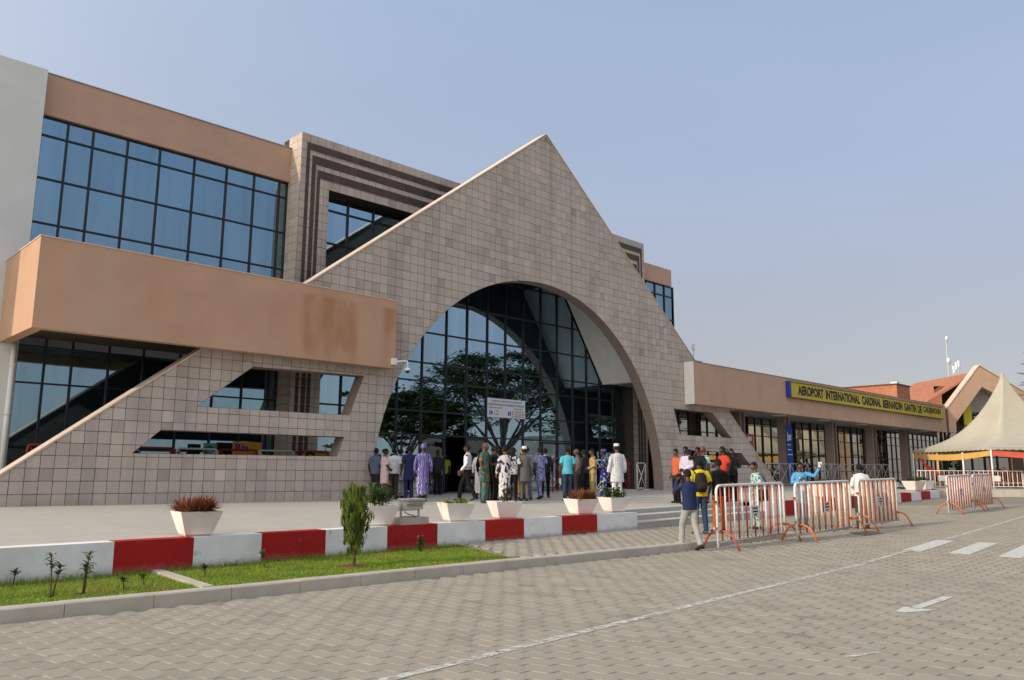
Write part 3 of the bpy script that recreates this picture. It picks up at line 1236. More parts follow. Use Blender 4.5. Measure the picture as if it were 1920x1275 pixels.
def math_(op, a, b):
    m_ = N_.new('ShaderNodeMath'); m_.operation = op
    for i_, q_ in enumerate((a, b)):
        if hasattr(q_, 'links'): L_.new(q_, m_.inputs[i_])
        else: m_.inputs[i_].default_value = q_
    return m_.outputs[0]
def blot(xa, xb, za, zb, soft):
    f_ = math_('MULTIPLY', ramp_(sp_.outputs[0], xa, xa + soft), ramp_(sp_.outputs[0], xb, xb - soft))
    g_ = math_('MULTIPLY', ramp_(sp_.outputs[2], za, za + .9), ramp_(sp_.outputs[2], zb, zb - .12))
    return math_('MULTIPLY', f_, g_)
mask_ = math_('MAXIMUM', blot(12.7, 15.0, 5.0, 7.42, .25), math_('MAXIMUM', blot(13.4, 14.0, 4.6, 7.3, .2), blot(15.75, 16.6, 4.9, 7.4, .3)))
mask_ = math_('MULTIPLY', mask_, ramp_(nzv.outputs['Fac'], 0.34, 0.56))
mask_ = math_('MULTIPLY', mask_, 0.75)
mx_ = N_.new('ShaderNodeMix'); mx_.data_type = 'RGBA'
L_.new(mask_, mx_.inputs[0]); L_.new(cur_, mx_.inputs[6]); mx_.inputs[7].default_value = (0.40, 0.185, 0.095, 1)
L_.new(mx_.outputs[2], b_.inputs['Base Color'])
fas.data.materials[0] = STAINED
# downpipe at the white wall
mb = MB()
mb.tube([(5.60, 26.36, CB + .02), (5.60, 26.36, TZ)], 0.075, 12)
for zz in (1.6, 3.2, 4.6):
    mb.tube([(5.60, 26.36, zz), (5.60, 26.36, zz + .05)], 0.09, 12)
mb.build('downpipe', WHITE, terminal, smooth=True)

# sloping slatted soffits inside the arch, and the dark lid above them
SB, ST = (32.15, 6.2), (28.9, 11.05)
for sgn in (1, -1):
    def mx(x): return x if sgn > 0 else 49.0 - x
    sl = MB()
    n = 58
    for i in range(n):
        f0, f1 = i / n, (i + 0.93) / n
        xa, za = mx(SB[0] + (ST[0] - SB[0]) * f0), SB[1] + (ST[1] - SB[1]) * f0
        xb, zb = mx(SB[0] + (ST[0] - SB[0]) * f1), SB[1] + (ST[1] - SB[1]) * f1
        ox, oz = (0.02 * sgn, 0.012)
        sl.hexa([(xa, FB + .005, za), (xb, FB + .005, zb), (xb, 26.54, zb), (xa, 26.54, za), (xa + ox, FB + .005, za + oz), (xb + ox, FB + .005, zb + oz), (xb + ox, 26.54, zb + oz), (xa + ox, 26.54, za + oz)])
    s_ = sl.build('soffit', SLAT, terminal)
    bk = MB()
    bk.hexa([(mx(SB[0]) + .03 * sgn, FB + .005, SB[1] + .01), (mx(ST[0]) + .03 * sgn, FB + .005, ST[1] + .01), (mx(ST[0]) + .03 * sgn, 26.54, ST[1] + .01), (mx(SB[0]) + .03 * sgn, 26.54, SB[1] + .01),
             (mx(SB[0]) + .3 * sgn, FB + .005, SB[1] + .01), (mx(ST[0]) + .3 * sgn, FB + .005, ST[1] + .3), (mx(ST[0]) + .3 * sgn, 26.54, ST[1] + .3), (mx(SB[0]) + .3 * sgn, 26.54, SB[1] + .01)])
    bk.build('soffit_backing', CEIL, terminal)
    lo = MB()
    xa, xb = sorted((mx(32.16), mx(36.6)))
    lo.box(xa, FB + .005, 6.16, xb, 25.98, 6.3)
    lo.build('low_ceiling', CEIL2, terminal)
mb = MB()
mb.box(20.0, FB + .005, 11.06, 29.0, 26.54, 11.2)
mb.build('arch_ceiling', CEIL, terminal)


# ------------------------------------------------------------------ lettering
def lettering(name, text, mtl, parent, origin, right, up, height, width=None, align='LEFT', bold=0.0, thick=0.004):
    """flat print: the words as thin mesh, lower-left corner at origin"""
    cu = bpy.data.curves.new(name, 'FONT')
    cu.body = text
    cu.size = 1.0
    cu.offset = bold
    cu.resolution_u = 3
    cu.extrude = 0.0
    tmp = bpy.data.objects.new(name, cu)
    COL.objects.link(tmp)
    dg = bpy.context.evaluated_depsgraph_get()
    me = bpy.data.meshes.new_from_object(tmp.evaluated_get(dg))
    bpy.data.objects.remove(tmp)
    n = len(me.vertices)
    co = np.zeros(n * 3)
    me.vertices.foreach_get('co', co)
    co = co.reshape(-1, 3)
    x0, x1 = co[:, 0].min(), co[:, 0].max()
    y0, y1 = co[:, 1].min(), co[:, 1].max()
    sy = height / max(1e-6, (y1 - y0))
    sx = (width / (x1 - x0)) if width else sy
    R, U = Vector(right).normalized(), Vector(up).normalized()
    O = Vector(origin)
    new = np.array([tuple(O + R * ((c[0] - x0) * sx) + U * ((c[1] - y0) * sy)) for c in co])
    me.vertices.foreach_set('co', new.astype(np.float32).ravel())
    me.materials.clear()
    me.materials.append(mtl)
    me.update()
    o = bpy.data.objects.new(name, me)
    link(o, parent)
    if name == 'lettering': o['kind'] = 'stuff'
    return o


INK = mat('sign_ink', (0.02, 0.02, 0.022), 0.6, 0.3)
BLUEINK = mat('blue_ink', (0.10, 0.11, 0.30), 0.6, 0.3)
REDINK = mat('red_ink', (0.33, 0.10, 0.09), 0.6, 0.3)
WHITEINK = mat('white_ink', (0.75, 0.76, 0.78), 0.6, 0.3)

# ------------------------------------------------------------------ wing to the right
wing = thing('terminal_wing', 'long low tan terminal wing with deep fascia and glazed bays', 'building', (53, 24.5, 0.9))
WB, WTp = 5.20, 7.36
mb = MB()
mb.box(35.04, 22.92, WB, 71.8, 23.25, WTp)
mb.box(35.34, 23.25, WTp - .25, 71.8, 29, WTp - .05)
mb.build('fascia', TAN, wing)
mb = MB()
mb.box(35.0, 22.915, WB - .01, 35.037, 23.48, WTp + .01)
mb.build('white_end_cap', WHITE, wing)
mb = MB()
mb.box(35.02, 22.89, WTp + .002, 71.8, 23.3, WTp + .03)
mb.build('coping', CEIL2, wing)
mb = MB()
mb.box(36.6, 23.252, WB + .06, 71.9, 26.6, WB + .2)
mb.box(71.9, 25.5, WB + .06, 86, 26.6, WB + .2)
mb.build('ceiling', CEIL2, wing)
for k in range(6):
    mb = MB()
    xc = 40.0 + k * 6.0
    mb.tube([(xc, 24.1, WB + .055), (xc, 24.1, WB + .03)], [0.45, 0.4], 20)
    mb.build('ceiling_light', WHITEWALL, wing)
WCOL = [(42.0, 42.55), (47.35, 48.0), (54.0, 54.65), (60.6, 61.25), (67.1, 67.75)]
for x0, x1 in WCOL:
    mb = MB()
    zb = pz(x0, 25) - .05
    mb.box(x0, 24.45, zb, x1, 25.0, WB + .06)
    cl = mb.build('column', mat('column_granite', (0.30, 0.235, 0.2), 0.75, 0.25, noise=(45, 0.2), streak=(1.5, 0.4, (0.2, 0.155, 0.13))), wing)
    mb = MB()
    for q in (0.33, 0.5, 0.67):
        w = x1 - x0
        mb.box(x0 + w * q - .035, 24.437, zb, x0 + w * q + .035, 24.452, WB + .05)
    mb.build('dark_band', TILE_DARK, cl)
bays = [(36.8, 41.9), (42.7, 47.3), (48.1, 53.9), (54.8, 60.5), (61.4, 66.9), (68.0, 73.0), (73.8, 79.0), (79.8, 85.0)]
for x0, x1 in bays:
    n = 6
    xs = [x0 - 0.36 + (x1 - x0 + .72) * i / n for i in range(n + 1)]
    glazing('bay_window', wing, xs, [pz(x0, 25) - .02, 1.95, 3.0, 4.1, 4.75, WB + .055], 26.2, glass=GLASS_WING, bar=0.06, tilt=0.002)
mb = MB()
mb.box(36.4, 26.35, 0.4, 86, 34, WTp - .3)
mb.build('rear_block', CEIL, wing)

# big yellow name board
board = thing('name_board', 'long yellow airport name board with blue ends on the wing fascia', 'sign', (57.7, 22.9, 6.26))
SX0, SX1, SZ0, SZ1 = 44.75, 70.6, 6.235, 7.13
mb = MB()
mb.box(SX0, 22.74, SZ0, SX1, 22.915, SZ1)
mb.build('panel', mat('sign_yellow', (0.50, 0.40, 0.02), 0.55, 0.35, noise=(1.5, 0.05)), board)
mb = MB()
mb.box(SX0 - .02, 22.70, SZ0 - .035, SX1 + .02, 22.918, SZ0)
mb.box(SX0 - .02, 22.70, SZ1, SX1 + .02, 22.918, SZ1 + .035)
mb.build('trim', mat('sign_trim', (0.09, 0.085, 0.03), 0.6, 0.3), board)
mb = MB()
mb.box(SX0 - .05, 22.71, SZ0 - .03, SX0 - .003, 22.917, SZ1 + .03)
mb.box(SX0 - .003, 22.735, SZ0, SX0 + .28, 22.7395, SZ1)
mb.build('blue_end', mat('sign_blue', (0.02, 0.035, 0.30), 0.55, 0.35), board)
NAME = 'AEROPORT INTERNATIONAL CARDINAL BERNARDIN GANTIN DE CADJEHOUN'.split()
LW = dict(I=.42, J=.8, M=1.25, N=1.1, O=1.12, G=1.12, C=1.05, D=1.08, A=1.0)
wl = [sum(LW.get(c, .95) for c in w) for w in NAME]
unit = 24.3 / (sum(wl) + .6 * (len(wl) - 1))
xw = 45.85
for w_, n_ in zip(NAME, wl):
    lettering('word', w_, INK, board, (xw, 22.733, SZ0 + .17), (1, 0, 0), (0, 0, 1), 0.60, n_ * unit * .985, bold=0.052)
    xw += (n_ + .6) * unit

# roof-top bits on the wing
for k, (x, y, w, lb) in enumerate(((36.9, 24.2, .7, 'small grey air unit nearest the gable on the wing roof'), (40.1, 24.6, 1.3, 'wide low air unit on the wing roof'))):
    t = thing('air_unit', lb, 'air conditioner', (x, y, WTp - .05))
    mb = MB()
    mb.box(x - w / 2, y - .4, WTp - .05, x + w / 2, y + .4, WTp + .32)
    mb.build('casing', GALV, t)
    mb = MB()
    for q in range(4):
        mb.box(x - w / 2 + .06, y - .412, WTp + .02 + q * .07, x + w / 2 - .06, y - .402, WTp + .05 + q * .07)
    mb.build('grille', BLACK, t)
t = thing('roof_antenna', 'thin roof antenna with a small white head beside the gable rake', 'antenna', (39.8, 26, WTp - .05))
mb = MB(); mb.tube([(39.8, 26, WTp - .05), (39.8, 26, 8.9)], 0.02, 6); mb.build('pole', GALV, t)
mb = MB(); mb.box(39.7, 25.95, 8.8, 39.9, 26.05, 9.15); mb.build('head', WHITE, t)
mb = MB()
mb.prism([(50.2, 7.35), (52.6, 7.35), (52.4, 7.62), (50.0, 7.75)], 24.2, 28, 'y')
o = mb.build('roof_light', WHITE, wing)

# red and brown roofs over the far end of the wing, and the far gable
roofb = thing('roof_plant_room', 'red-brown plant room standing on the wing roof', 'building', (66, 26, 7.3))
mb = MB()
mb.box(63.6, 22.4 + 1.2, 7.3, 66.2, 28.5, 8.55)
mb.build('wall', ROOF_RED, roofb)
mb = MB()
mb.box(63.5, 23.5, 8.55, 66.3, 28.6, 8.62)
mb.build('roof', mat('roof_edge', (0.16, 0.07, 0.04), 0.8, 0.2), roofb)
mb = MB()
mb.box(64.8, 24.0, 8.62, 65.3, 24.5, 8.9)
mb.build('roof_vent', WHITEWALL, roofb)

gb = thing('far_gabled_building', 'far tan building with pointed gable and red sloping roof', 'building', (75, 22, 0.9))
th = RAD(40)
gd = Vector((math.cos(th), -math.sin(th), 0))
gn = Vector((math.sin(th), math.cos(th), 0))
G0 = Vector((72.0, 22.8, 0))


def GP(s, z, d=0.0):
    p = G0 + gd * s + gn * d
    return (p.x, p.y, z)


go = [(0, 7.19), (3.05, 10.72), (8.2, 7.75), (8.2, 0.7), (7.2, 0.7), (7.2, 6.9), (3.12, 9.0), (0.62, 6.0), (0.62, 5.2), (0, 5.2)]
mb = MB()
n = len(go)
for d, rev in ((0.0, False), (0.6, True)):
    # split in quads round the frame
    quads = [(0, 1, 6, 7), (1, 2, 5, 6), (2, 3, 4, 5), (0, 7, 8, 9)]
    for q in quads:
        pts = [GP(*go[i], d) for i in q]
        mb.face(pts if rev else pts[::-1])
for i in range(n):
    a, b = go[i], go[(i + 1) % n]
    mb.face([GP(*a, 0), GP(*b, 0), GP(*b, .6), GP(*a, .6)])
mb.build('gable_frame', TAN, gb)
mb = MB()
for a, b in (((-.12, 7.1), (3.05, 10.78)), ((3.05, 10.78), (8.35, 7.72))):
    v = Vector((b[0] - a[0], b[1] - a[1])).normalized()
    nn_ = Vector((-v.y, v.x)) * .09
    q = [a, b, (b[0] + nn_.x, b[1] + nn_.y), (a[0] + nn_.x, a[1] + nn_.y)]
    mb.hexa([GP(*q[0], -.05), GP(*q[1], -.05), GP(*q[1], .65), GP(*q[0], .65), GP(*q[3], -.05), GP(*q[2], -.05), GP(*q[2], .65), GP(*q[3], .65)])
mb.build('verge', COPING, gb)
mb = MB()
# red slope running back from the gable, and its lower skirt over the wing
for sec in ([(-3.6, 6.45), (3.0, 10.35), (3.0, 10.15), (-3.6, 6.25)], [(3.0, 10.35), (8.3, 7.4), (8.3, 7.2), (3.0, 10.15)], [(-3.6, 6.24), (-.05, 8.34), (-.05, 5.3), (-3.6, 5.3)]):
    for d_, rv in ((.61, True), (9.5, False)):
        q_ = [GP(*p_, d_) for p_ in sec]
        mb.face(q_[::-1] if rv else q_)
    for i_ in range(4):
        a_, b_ = sec[i_], sec[(i_ + 1) % 4]
        mb.face([GP(*a_, .61), GP(*b_, .61), GP(*b_, 9.5), GP(*a_, 9.5)])
mb.build('roof', ROOF_RED, gb)
mb = MB()
mb.prism([(23.32, 7.2), (23.32, 7.36), (27.5, 8.45), (27.5, 7.2)], 62.0, 73.5, 'x')
mb.build('lower_roof', ROOF_RED, gb)
mb = MB()
mb.tube([GP(.2, 7.5, .8), GP(-1.0, 7.6, 2.0), (66.5, 24.0, 7.6)], 0.07, 8)
mb.build('gutter_pipe', WHITEWALL, gb)
mb = MB()
for i in range(6):
    s0 = .62 + i * 1.1
    mb.hexa([GP(s0, .9, 1.6), GP(s0 + .08, .9, 1.6), GP(s0 + .08, .9, 1.7), GP(s0, .9, 1.7), GP(s0, 9, 1.6), GP(s0 + .08, 9, 1.6), GP(s0 + .08, 9, 1.7), GP(s0, 9, 1.7)])
for z in (2, 3.2, 4.4, 5.6, 6.8):
    mb.hexa([GP(.62, z, 1.6), GP(7.2, z, 1.6), GP(7.2, z, 1.7), GP(.62, z, 1.7), GP(.62, z + .08, 1.6), GP(7.2, z + .08, 1.6), GP(7.2, z + .08, 1.7), GP(.62, z + .08, 1.7)])
mb.build('window_frame', FRAME, gb)
mb = MB()
mb.face([GP(0, .9, 1.72), GP(7.5, .9, 1.72), GP(7.5, 9.2, 1.72), GP(0, 9.2, 1.72)])
mb.build('pane', GLASS_WING, gb)
mb = MB()
mb.face([GP(.5, 7.0, 1.55), GP(7.4, 7.0, 1.55), GP(3.1, 9.3, 1.0)])
mb.build('gable_ceiling', CEIL2, gb)
mb = MB()
mb.hexa([GP(2.2, 5.9, 1.3), GP(2.9, 5.9, 1.3), GP(2.9, 5.9, 1.4), GP(2.2, 5.9, 1.4), GP(2.2, 7.7, 1.3), GP(2.9, 7.7, 1.3), GP(2.9, 7.7, 1.4), GP(2.2, 7.7, 1.4)])
mb.build('yellow_banner', mat('banner_yellow', (0.55, 0.5, 0.05), 0.7, 0.2), gb)

# masts behind
t = thing('radio_mast', 'tall thin radio mast with two white dishes behind the red roof', 'mast', (96, 30, .9))
mb = MB(); mb.tube([(96, 30, .9), (96, 30, 16.9)], 0.06, 6); mb.build('pole', GALV, t)
for z, r in ((16.7, .28), (14.2, .36)):
    mb = MB(); mb.ball((95.75, 29.8, z), (r, r * .6, r), 12, 8); mb.build('dish', WHITE, t, smooth=True)
for k, (x, z, lb) in enumerate(((99.2, 14.0, 'short white panel antenna, leftmost on the far roof'), (100.1, 14.5, 'white panel antenna, middle one on the far roof'), (101.0, 14.8, 'white panel antenna with round head on the far roof'))):
    t = thing('panel_antenna', lb, 'antenna', (x, 30.5, 9), group='antennas on the far roof')
    mb = MB(); mb.tube([(x, 30.5, 9), (x, 30.5, z)], 0.05, 6); mb.build('pole', GALV, t)
    mb = MB(); mb.box(x - .16, 30.3, z - .8, x + .16, 30.5, z); mb.build('head', WHITE, t)

# ------------------------------------------------------------------ white notice on the entrance glass
nt_ = thing('notice_board', 'white notice with blue print hung on the entrance glazing', 'sign', (25.27, 26.5, 4.12))
mb = MB(); mb.box(24.09, 26.49, 4.13, 26.45, 26.52, 4.98); mb.build('panel', mat('notice_white', (0.72, 0.73, 0.74), 0.5, 0.3), nt_)
for txt, x, z, h, w, ink in (('JE SUIS PRET A RECEVOIR VOS PLAINTES ET', 24.34, 4.81, .085, 1.85, BLUEINK), ('DENONCIATIONS SUR LES NUMEROS DE TELEPHONE', 24.16, 4.66, .085, 2.22, BLUEINK),
                             ('NON PAYANT', 24.17, 4.52, .07, .85, BLUEINK), ('PAYANT', 25.72, 4.52, .07, .55, BLUEINK), ('110', 24.52, 4.37, .08, .2, REDINK), ('1199', 24.47, 4.23, .08, .3, REDINK),
                             ('01 08 55 54', 25.6, 4.39, .08, .78, REDINK), ('01 08 55 55', 25.6, 4.28, .08, .78, REDINK), ('01 08 55 56', 25.6, 4.17, .08, .78, REDINK)):
    lettering('lettering', txt, ink, nt_, (x, 26.484, z), (1, 0, 0), (0, 0, 1), h, w, bold=0.02)
for x in (24.2, 25.34):
    mb = MB(); mb.box(x, 26.483, 4.24, x + .19, 26.489, 4.42); pn = mb.build('phone_symbol', mat('phone_blue', (0.02, 0.08, 0.40), 0.5, 0.3), nt_)
    mb = MB(); mb.tube([(x + .07, 26.479, 4.40), (x + .06, 26.479, 4.33), (x + .09, 26.479, 4.27), (x + .14, 26.479, 4.26)], [.022, .013, .013, .022], 6); mb.build('handset', WHITEINK, pn)
lettering('door_number', '12', WHITEINK, terminal, (23.3, 26.53, 3.30), (1, 0, 0), (0, 0, 1), .24, .32)

# blue banner on the wing column, red sign behind the rake
t = thing('column_banner', 'tall blue banner with white emblem on a wing column', 'banner', (47.7, 24.4, 1.3))
mb = MB(); mb.box(47.35, 24.40, 1.25, 48.15, 24.42, 4.75)
mb.build('cloth', mat('banner_blue', (0.015, 0.06, 0.28), 0.7, 0.2, noise=(0.6, 0.3)), t)
lettering('emblem', 'be', WHITEINK, t, (47.48, 24.394, 3.75), (1, 0, .15), (0, 0, 1), .55, .5, bold=.02)
mb = MB()
for z, w in ((3.5, .4), (3.2, .5), (2.9, .6)):
    mb.box(47.45, 24.392, z, 47.45 + w, 24.396, z + .045)
mb.build('print_line', WHITEINK, t)
t = thing('red_sign', 'dull red hanging sign half hidden by the gable rake', 'sign', (42.9, 24.2, 3.2))
mb = MB(); mb.box(41.3, 24.16, 3.15, 42.95, 24.2, 4.0); mb.build('panel', mat('sign_red', (0.28, 0.05, 0.05), 0.6, 0.3), t)
lettering('lettering', 'LA BI', WHITEINK, t, (41.5, 24.153, 3.6), (1, 0, 0), (0, 0, 1), .24, 1.2, bold=.02)

# signs seen through the slot of the gable wall
def shop_sign(lb, x0, x1, z0, z1, y, mtl, extra=None):
    t = thing('shop_sign', lb, 'sign', ((x0 + x1) / 2, y, z0))
    mb = MB(); mb.box(x0, y, z0, x1, y + .03, z1); mb.build('panel', mtl, t)
    if extra: extra(t)
    return t


shop_sign('small teal sign with a dark ring seen through the wall slot', 11.3, 11.75, 2.05, 2.58, 26.3, mat('sign_teal', (0.12, 0.36, 0.33), 0.6, 0.3),
          lambda t: (lambda m: (m.tube([(11.52 + .14 * math.cos(a), 26.29, 2.31 + .16 * math.sin(a)) for a in np.linspace(.6, 5.6, 20)], .02, 6), m.build('ring', INK, t)))(MB()))
shop_sign('orange-yellow sign seen through the wall slot', 12.3, 13.35, 2.2, 2.66, 26.3, mat('sign_orange', (0.62, 0.30, 0.03), 0.6, 0.3),
          lambda t: lettering('lettering', 'Ria', mat('ria_ink', (0.10, 0.05, 0.22), .6, .3), t, (12.38, 26.29, 2.33), (1, 0, 0), (0, 0, 1), .27, .5, bold=.03))
shop_sign('mustard sign with a black sweep seen through the wall slot', 14.55, 15.55, 1.85, 2.42, 25.6, mat('sign_mustard', (0.42, 0.29, 0.04), 0.6, 0.3),
          lambda t: (lambda m: (m.tube([(14.65, 25.59, 2.2), (14.8, 25.59, 2.36), (14.95, 25.59, 2.33), (15.02, 25.59, 2.2)], [.03, .06, .06, .03], 6), m.build('emblem', INK, t)))(MB()))

# dome camera on the canopy end
t = thing('dome_camera', 'white dome security camera on a bracket at the canopy end', 'camera', (16.4, 22.85, 5.45))
mb = MB(); mb.box(16.28, 22.80, 5.36, 16.46, 22.927, 5.58); mb.build('mount', WHITE, t)
mb = MB(); mb.tube([(16.4, 22.8, 5.46), (16.62, 22.66, 5.5), (16.74, 22.6, 5.5), (16.76, 22.6, 5.45), (16.76, 22.6, 5.25)], 0.028, 8); mb.build('arm', WHITE, t, smooth=True)
mb = MB(); mb.tube([(16.76, 22.6, 5.27), (16.76, 22.6, 5.23), (16.76, 22.6, 5.16)], [.05, .11, .11], 14); hd = mb.build('housing', WHITE, t, smooth=True)
mb = MB(); mb.ball((16.76, 22.6, 5.155), (.08, .08, .08), 12, 8); mb.build('lens_dome', BLACK, hd, smooth=True)


def soil_splash(m, col, z0, z1, amount):
    N, Lk = m.node_tree.nodes, m.node_tree.links
    b = N['Principled BSDF']
    cur = b.inputs['Base Color'].links[0].from_socket
    geo = N.new('ShaderNodeNewGeometry')
    sp = N.new('ShaderNodeSeparateXYZ'); Lk.new(geo.outputs['Position'], sp.inputs[0])
    mr = N.new('ShaderNodeMapRange'); mr.inputs['From Min'].default_value = z1; mr.inputs['From Max'].default_value = z0
    Lk.new(sp.outputs[2], mr.inputs['Value'])
    n = N.new('ShaderNodeTexNoise'); n.inputs['Scale'].default_value = 5; n.inputs['Detail'].default_value = 7; n.inputs['Roughness'].default_value = .7
    Lk.new(geo.outputs['Position'], n.inputs['Vector'])
    ad = N.new('ShaderNodeMath'); ad.operation = 'ADD'; Lk.new(mr.outputs[0], ad.inputs[0]); Lk.new(n.outputs['Fac'], ad.inputs[1])
    m2 = N.new('ShaderNodeMapRange'); m2.inputs['From Min'].default_value = .85; m2.inputs['From Max'].default_value = 1.25; m2.inputs['To Max'].default_value = amount
    Lk.new(ad.outputs[0], m2.inputs['Value'])
    n2 = N.new('ShaderNodeTexNoise'); n2.inputs['Scale'].default_value = 7; n2.inputs['Detail'].default_value = 6
    Lk.new(geo.outputs['Position'], n2.inputs['Vector'])
    m3 = N.new('ShaderNodeMapRange'); m3.inputs['From Min'].default_value = .66; m3.inputs['From Max'].default_value = .72; m3.inputs['To Max'].default_value = amount * .8
    Lk.new(n2.outputs['Fac'], m3.inputs['Value'])
    mxm = N.new('ShaderNodeMath'); mxm.operation = 'MAXIMUM'; Lk.new(m2.outputs[0], mxm.inputs[0]); Lk.new(m3.outputs[0], mxm.inputs[1])
    mx = N.new('ShaderNodeMix'); mx.data_type = 'RGBA'
    Lk.new(mxm.outputs[0], mx.inputs[0]); Lk.new(cur, mx.inputs[6]); mx.inputs[7].default_value = (*col, 1)
    Lk.new(mx.outputs[2], b.inputs['Base Color'])


soil_splash(WHTP, (.36, .33, .27), .13, .36, .6)
soil_splash(REDP, (.30, .16, .12), .13, .36, .5)

# ------------------------------------------------------------------ low painted wall along the forecourt
WL_X = [-1.0, 4.27, 5.49, 6.69, 7.98, 9.41, 10.73, 12.15, 13.45, 14.86, 16.32, 18.19]


def wall_run(label, xs, red0, fy, top, bot, group=None):
    t = thing('low_wall', label, 'wall', (xs[0], fy(xs[0]), bot(xs[0])))
    for i in range(len(xs) - 1):
        a, b = xs[i], xs[i + 1] - 0.004
        mb = MB()
        f = lambda x: (x, fy(x))
        j = random.uniform(-.004, .004)
        lean = 0.012
        mb.hexa([(a, fy(a) - lean + j, bot(a) - .15), (b, fy(b) - lean + j, bot(b) - .15), (b, fy(b) + .32, bot(b) - .15), (a, fy(a) + .32, bot(a) - .15),
                 (a, fy(a) + j, top(a)), (b, fy(b) + j, top(b)), (b, fy(b) + .32, top(b)), (a, fy(a) + .32, top(a))])
        red = (i + red0) % 2 == 1
        mb.build('painted_block', REDP if red else WHTP, t)
    return t


wall_run('low red and white painted wall beside the lawn', WL_X, 0, wy, lambda x: 0.622, lambda x: 0.13)
# past the steps
xs2 = [26.2, 27.9, 29.6, 31.3, 33.0, 34.7, 36.4, 38.1, 39.8, 41.5, 43.2, 44.9, 46.6, 48.4]
wall_run('low red and white painted wall past the steps, behind the barriers', xs2, 0, wy, lambda x: pz(x, wy(x)) + .02, lambda x: gz(x))
t = wall_run('angled end of the red and white wall near the tent', [48.42, 50.1, 51.8, 53.5, 55.2], 1, lambda x: wy(48.4) + (x - 48.4) * .42, lambda x: pz(x, 17) + .02, lambda x: gz(x))


# ------------------------------------------------------------------ planters and plants
def leaf_blade(mb, base, d, length, width, droop, m=0, seg=3, fold=0.25):
    """strap leaf: arching strip with a keel"""
    d = Vector(d).normalized()
    side = d.cross(Vector((0, 0, 1)))
    if side.length < 1e-3: side = Vector((1, 0, 0))
    side.normalize()
    up = side.cross(d).normalized()
    p = Vector(base)
    n0 = len(mb.v)
    rows = []
    cur = d.copy()
    for k in range(seg + 1):
        f = k / seg
        w = width * (0.55 + 1.1 * f - 1.65 * f * f) if f < 1 else 0.0008
        w = max(w, 0.0008)
        rows.append([p - side * w + up * (fold * w), p.copy(), p + side * w + up * (fold * w)])
        p = p + cur * (length / seg)
        cur = (cur + Vector((0, 0, -droop / seg))).normalized()
    for r in rows: mb.v.extend([tuple(q) for q in r])
    for k in range(seg):
        for c in (0, 1):
            a = n0 + k * 3 + c
            mb.f.append([a, a + 1, a + 4, a + 3]); mb.m.append(m); mb.t.append(0.0)


L_RED = leaf_mat('bromeliad_leaf', (0.22, 0.075, 0.035), (0.24, 0.17, 0.06), .2)
L_GREEN = leaf_mat('green_leaf', (0.07, 0.13, 0.03), (0.13, 0.17, 0.035), .35)
L_LIME = leaf_mat('lime_leaf', (0.22, 0.27, 0.035), (0.12, 0.2, 0.04), .35)
L_DULL = leaf_mat('dull_leaf', (0.10, 0.12, 0.06), (0.16, 0.14, 0.07), .3)
STEM = mat('plant_stem', (0.10, 0.07, 0.035), 0.85, 0.2, noise=(20, 0.3))
FLOWER = mat('pink_flower', (0.6, 0.05, 0.09), 0.6, 0.3)


def pot_mesh(mb, b, t, h):
    th = 0.035
    q = []
    for s, z in ((b, 0), (t, h), (t - th, h), (b - th * .4, h * .82)):
        q.append([(-s, -s, z), (s, -s, z), (s, s, z), (-s, s, z)])
    mb.rings(q, 0, cap=False)
    mb.face(q[0][::-1])


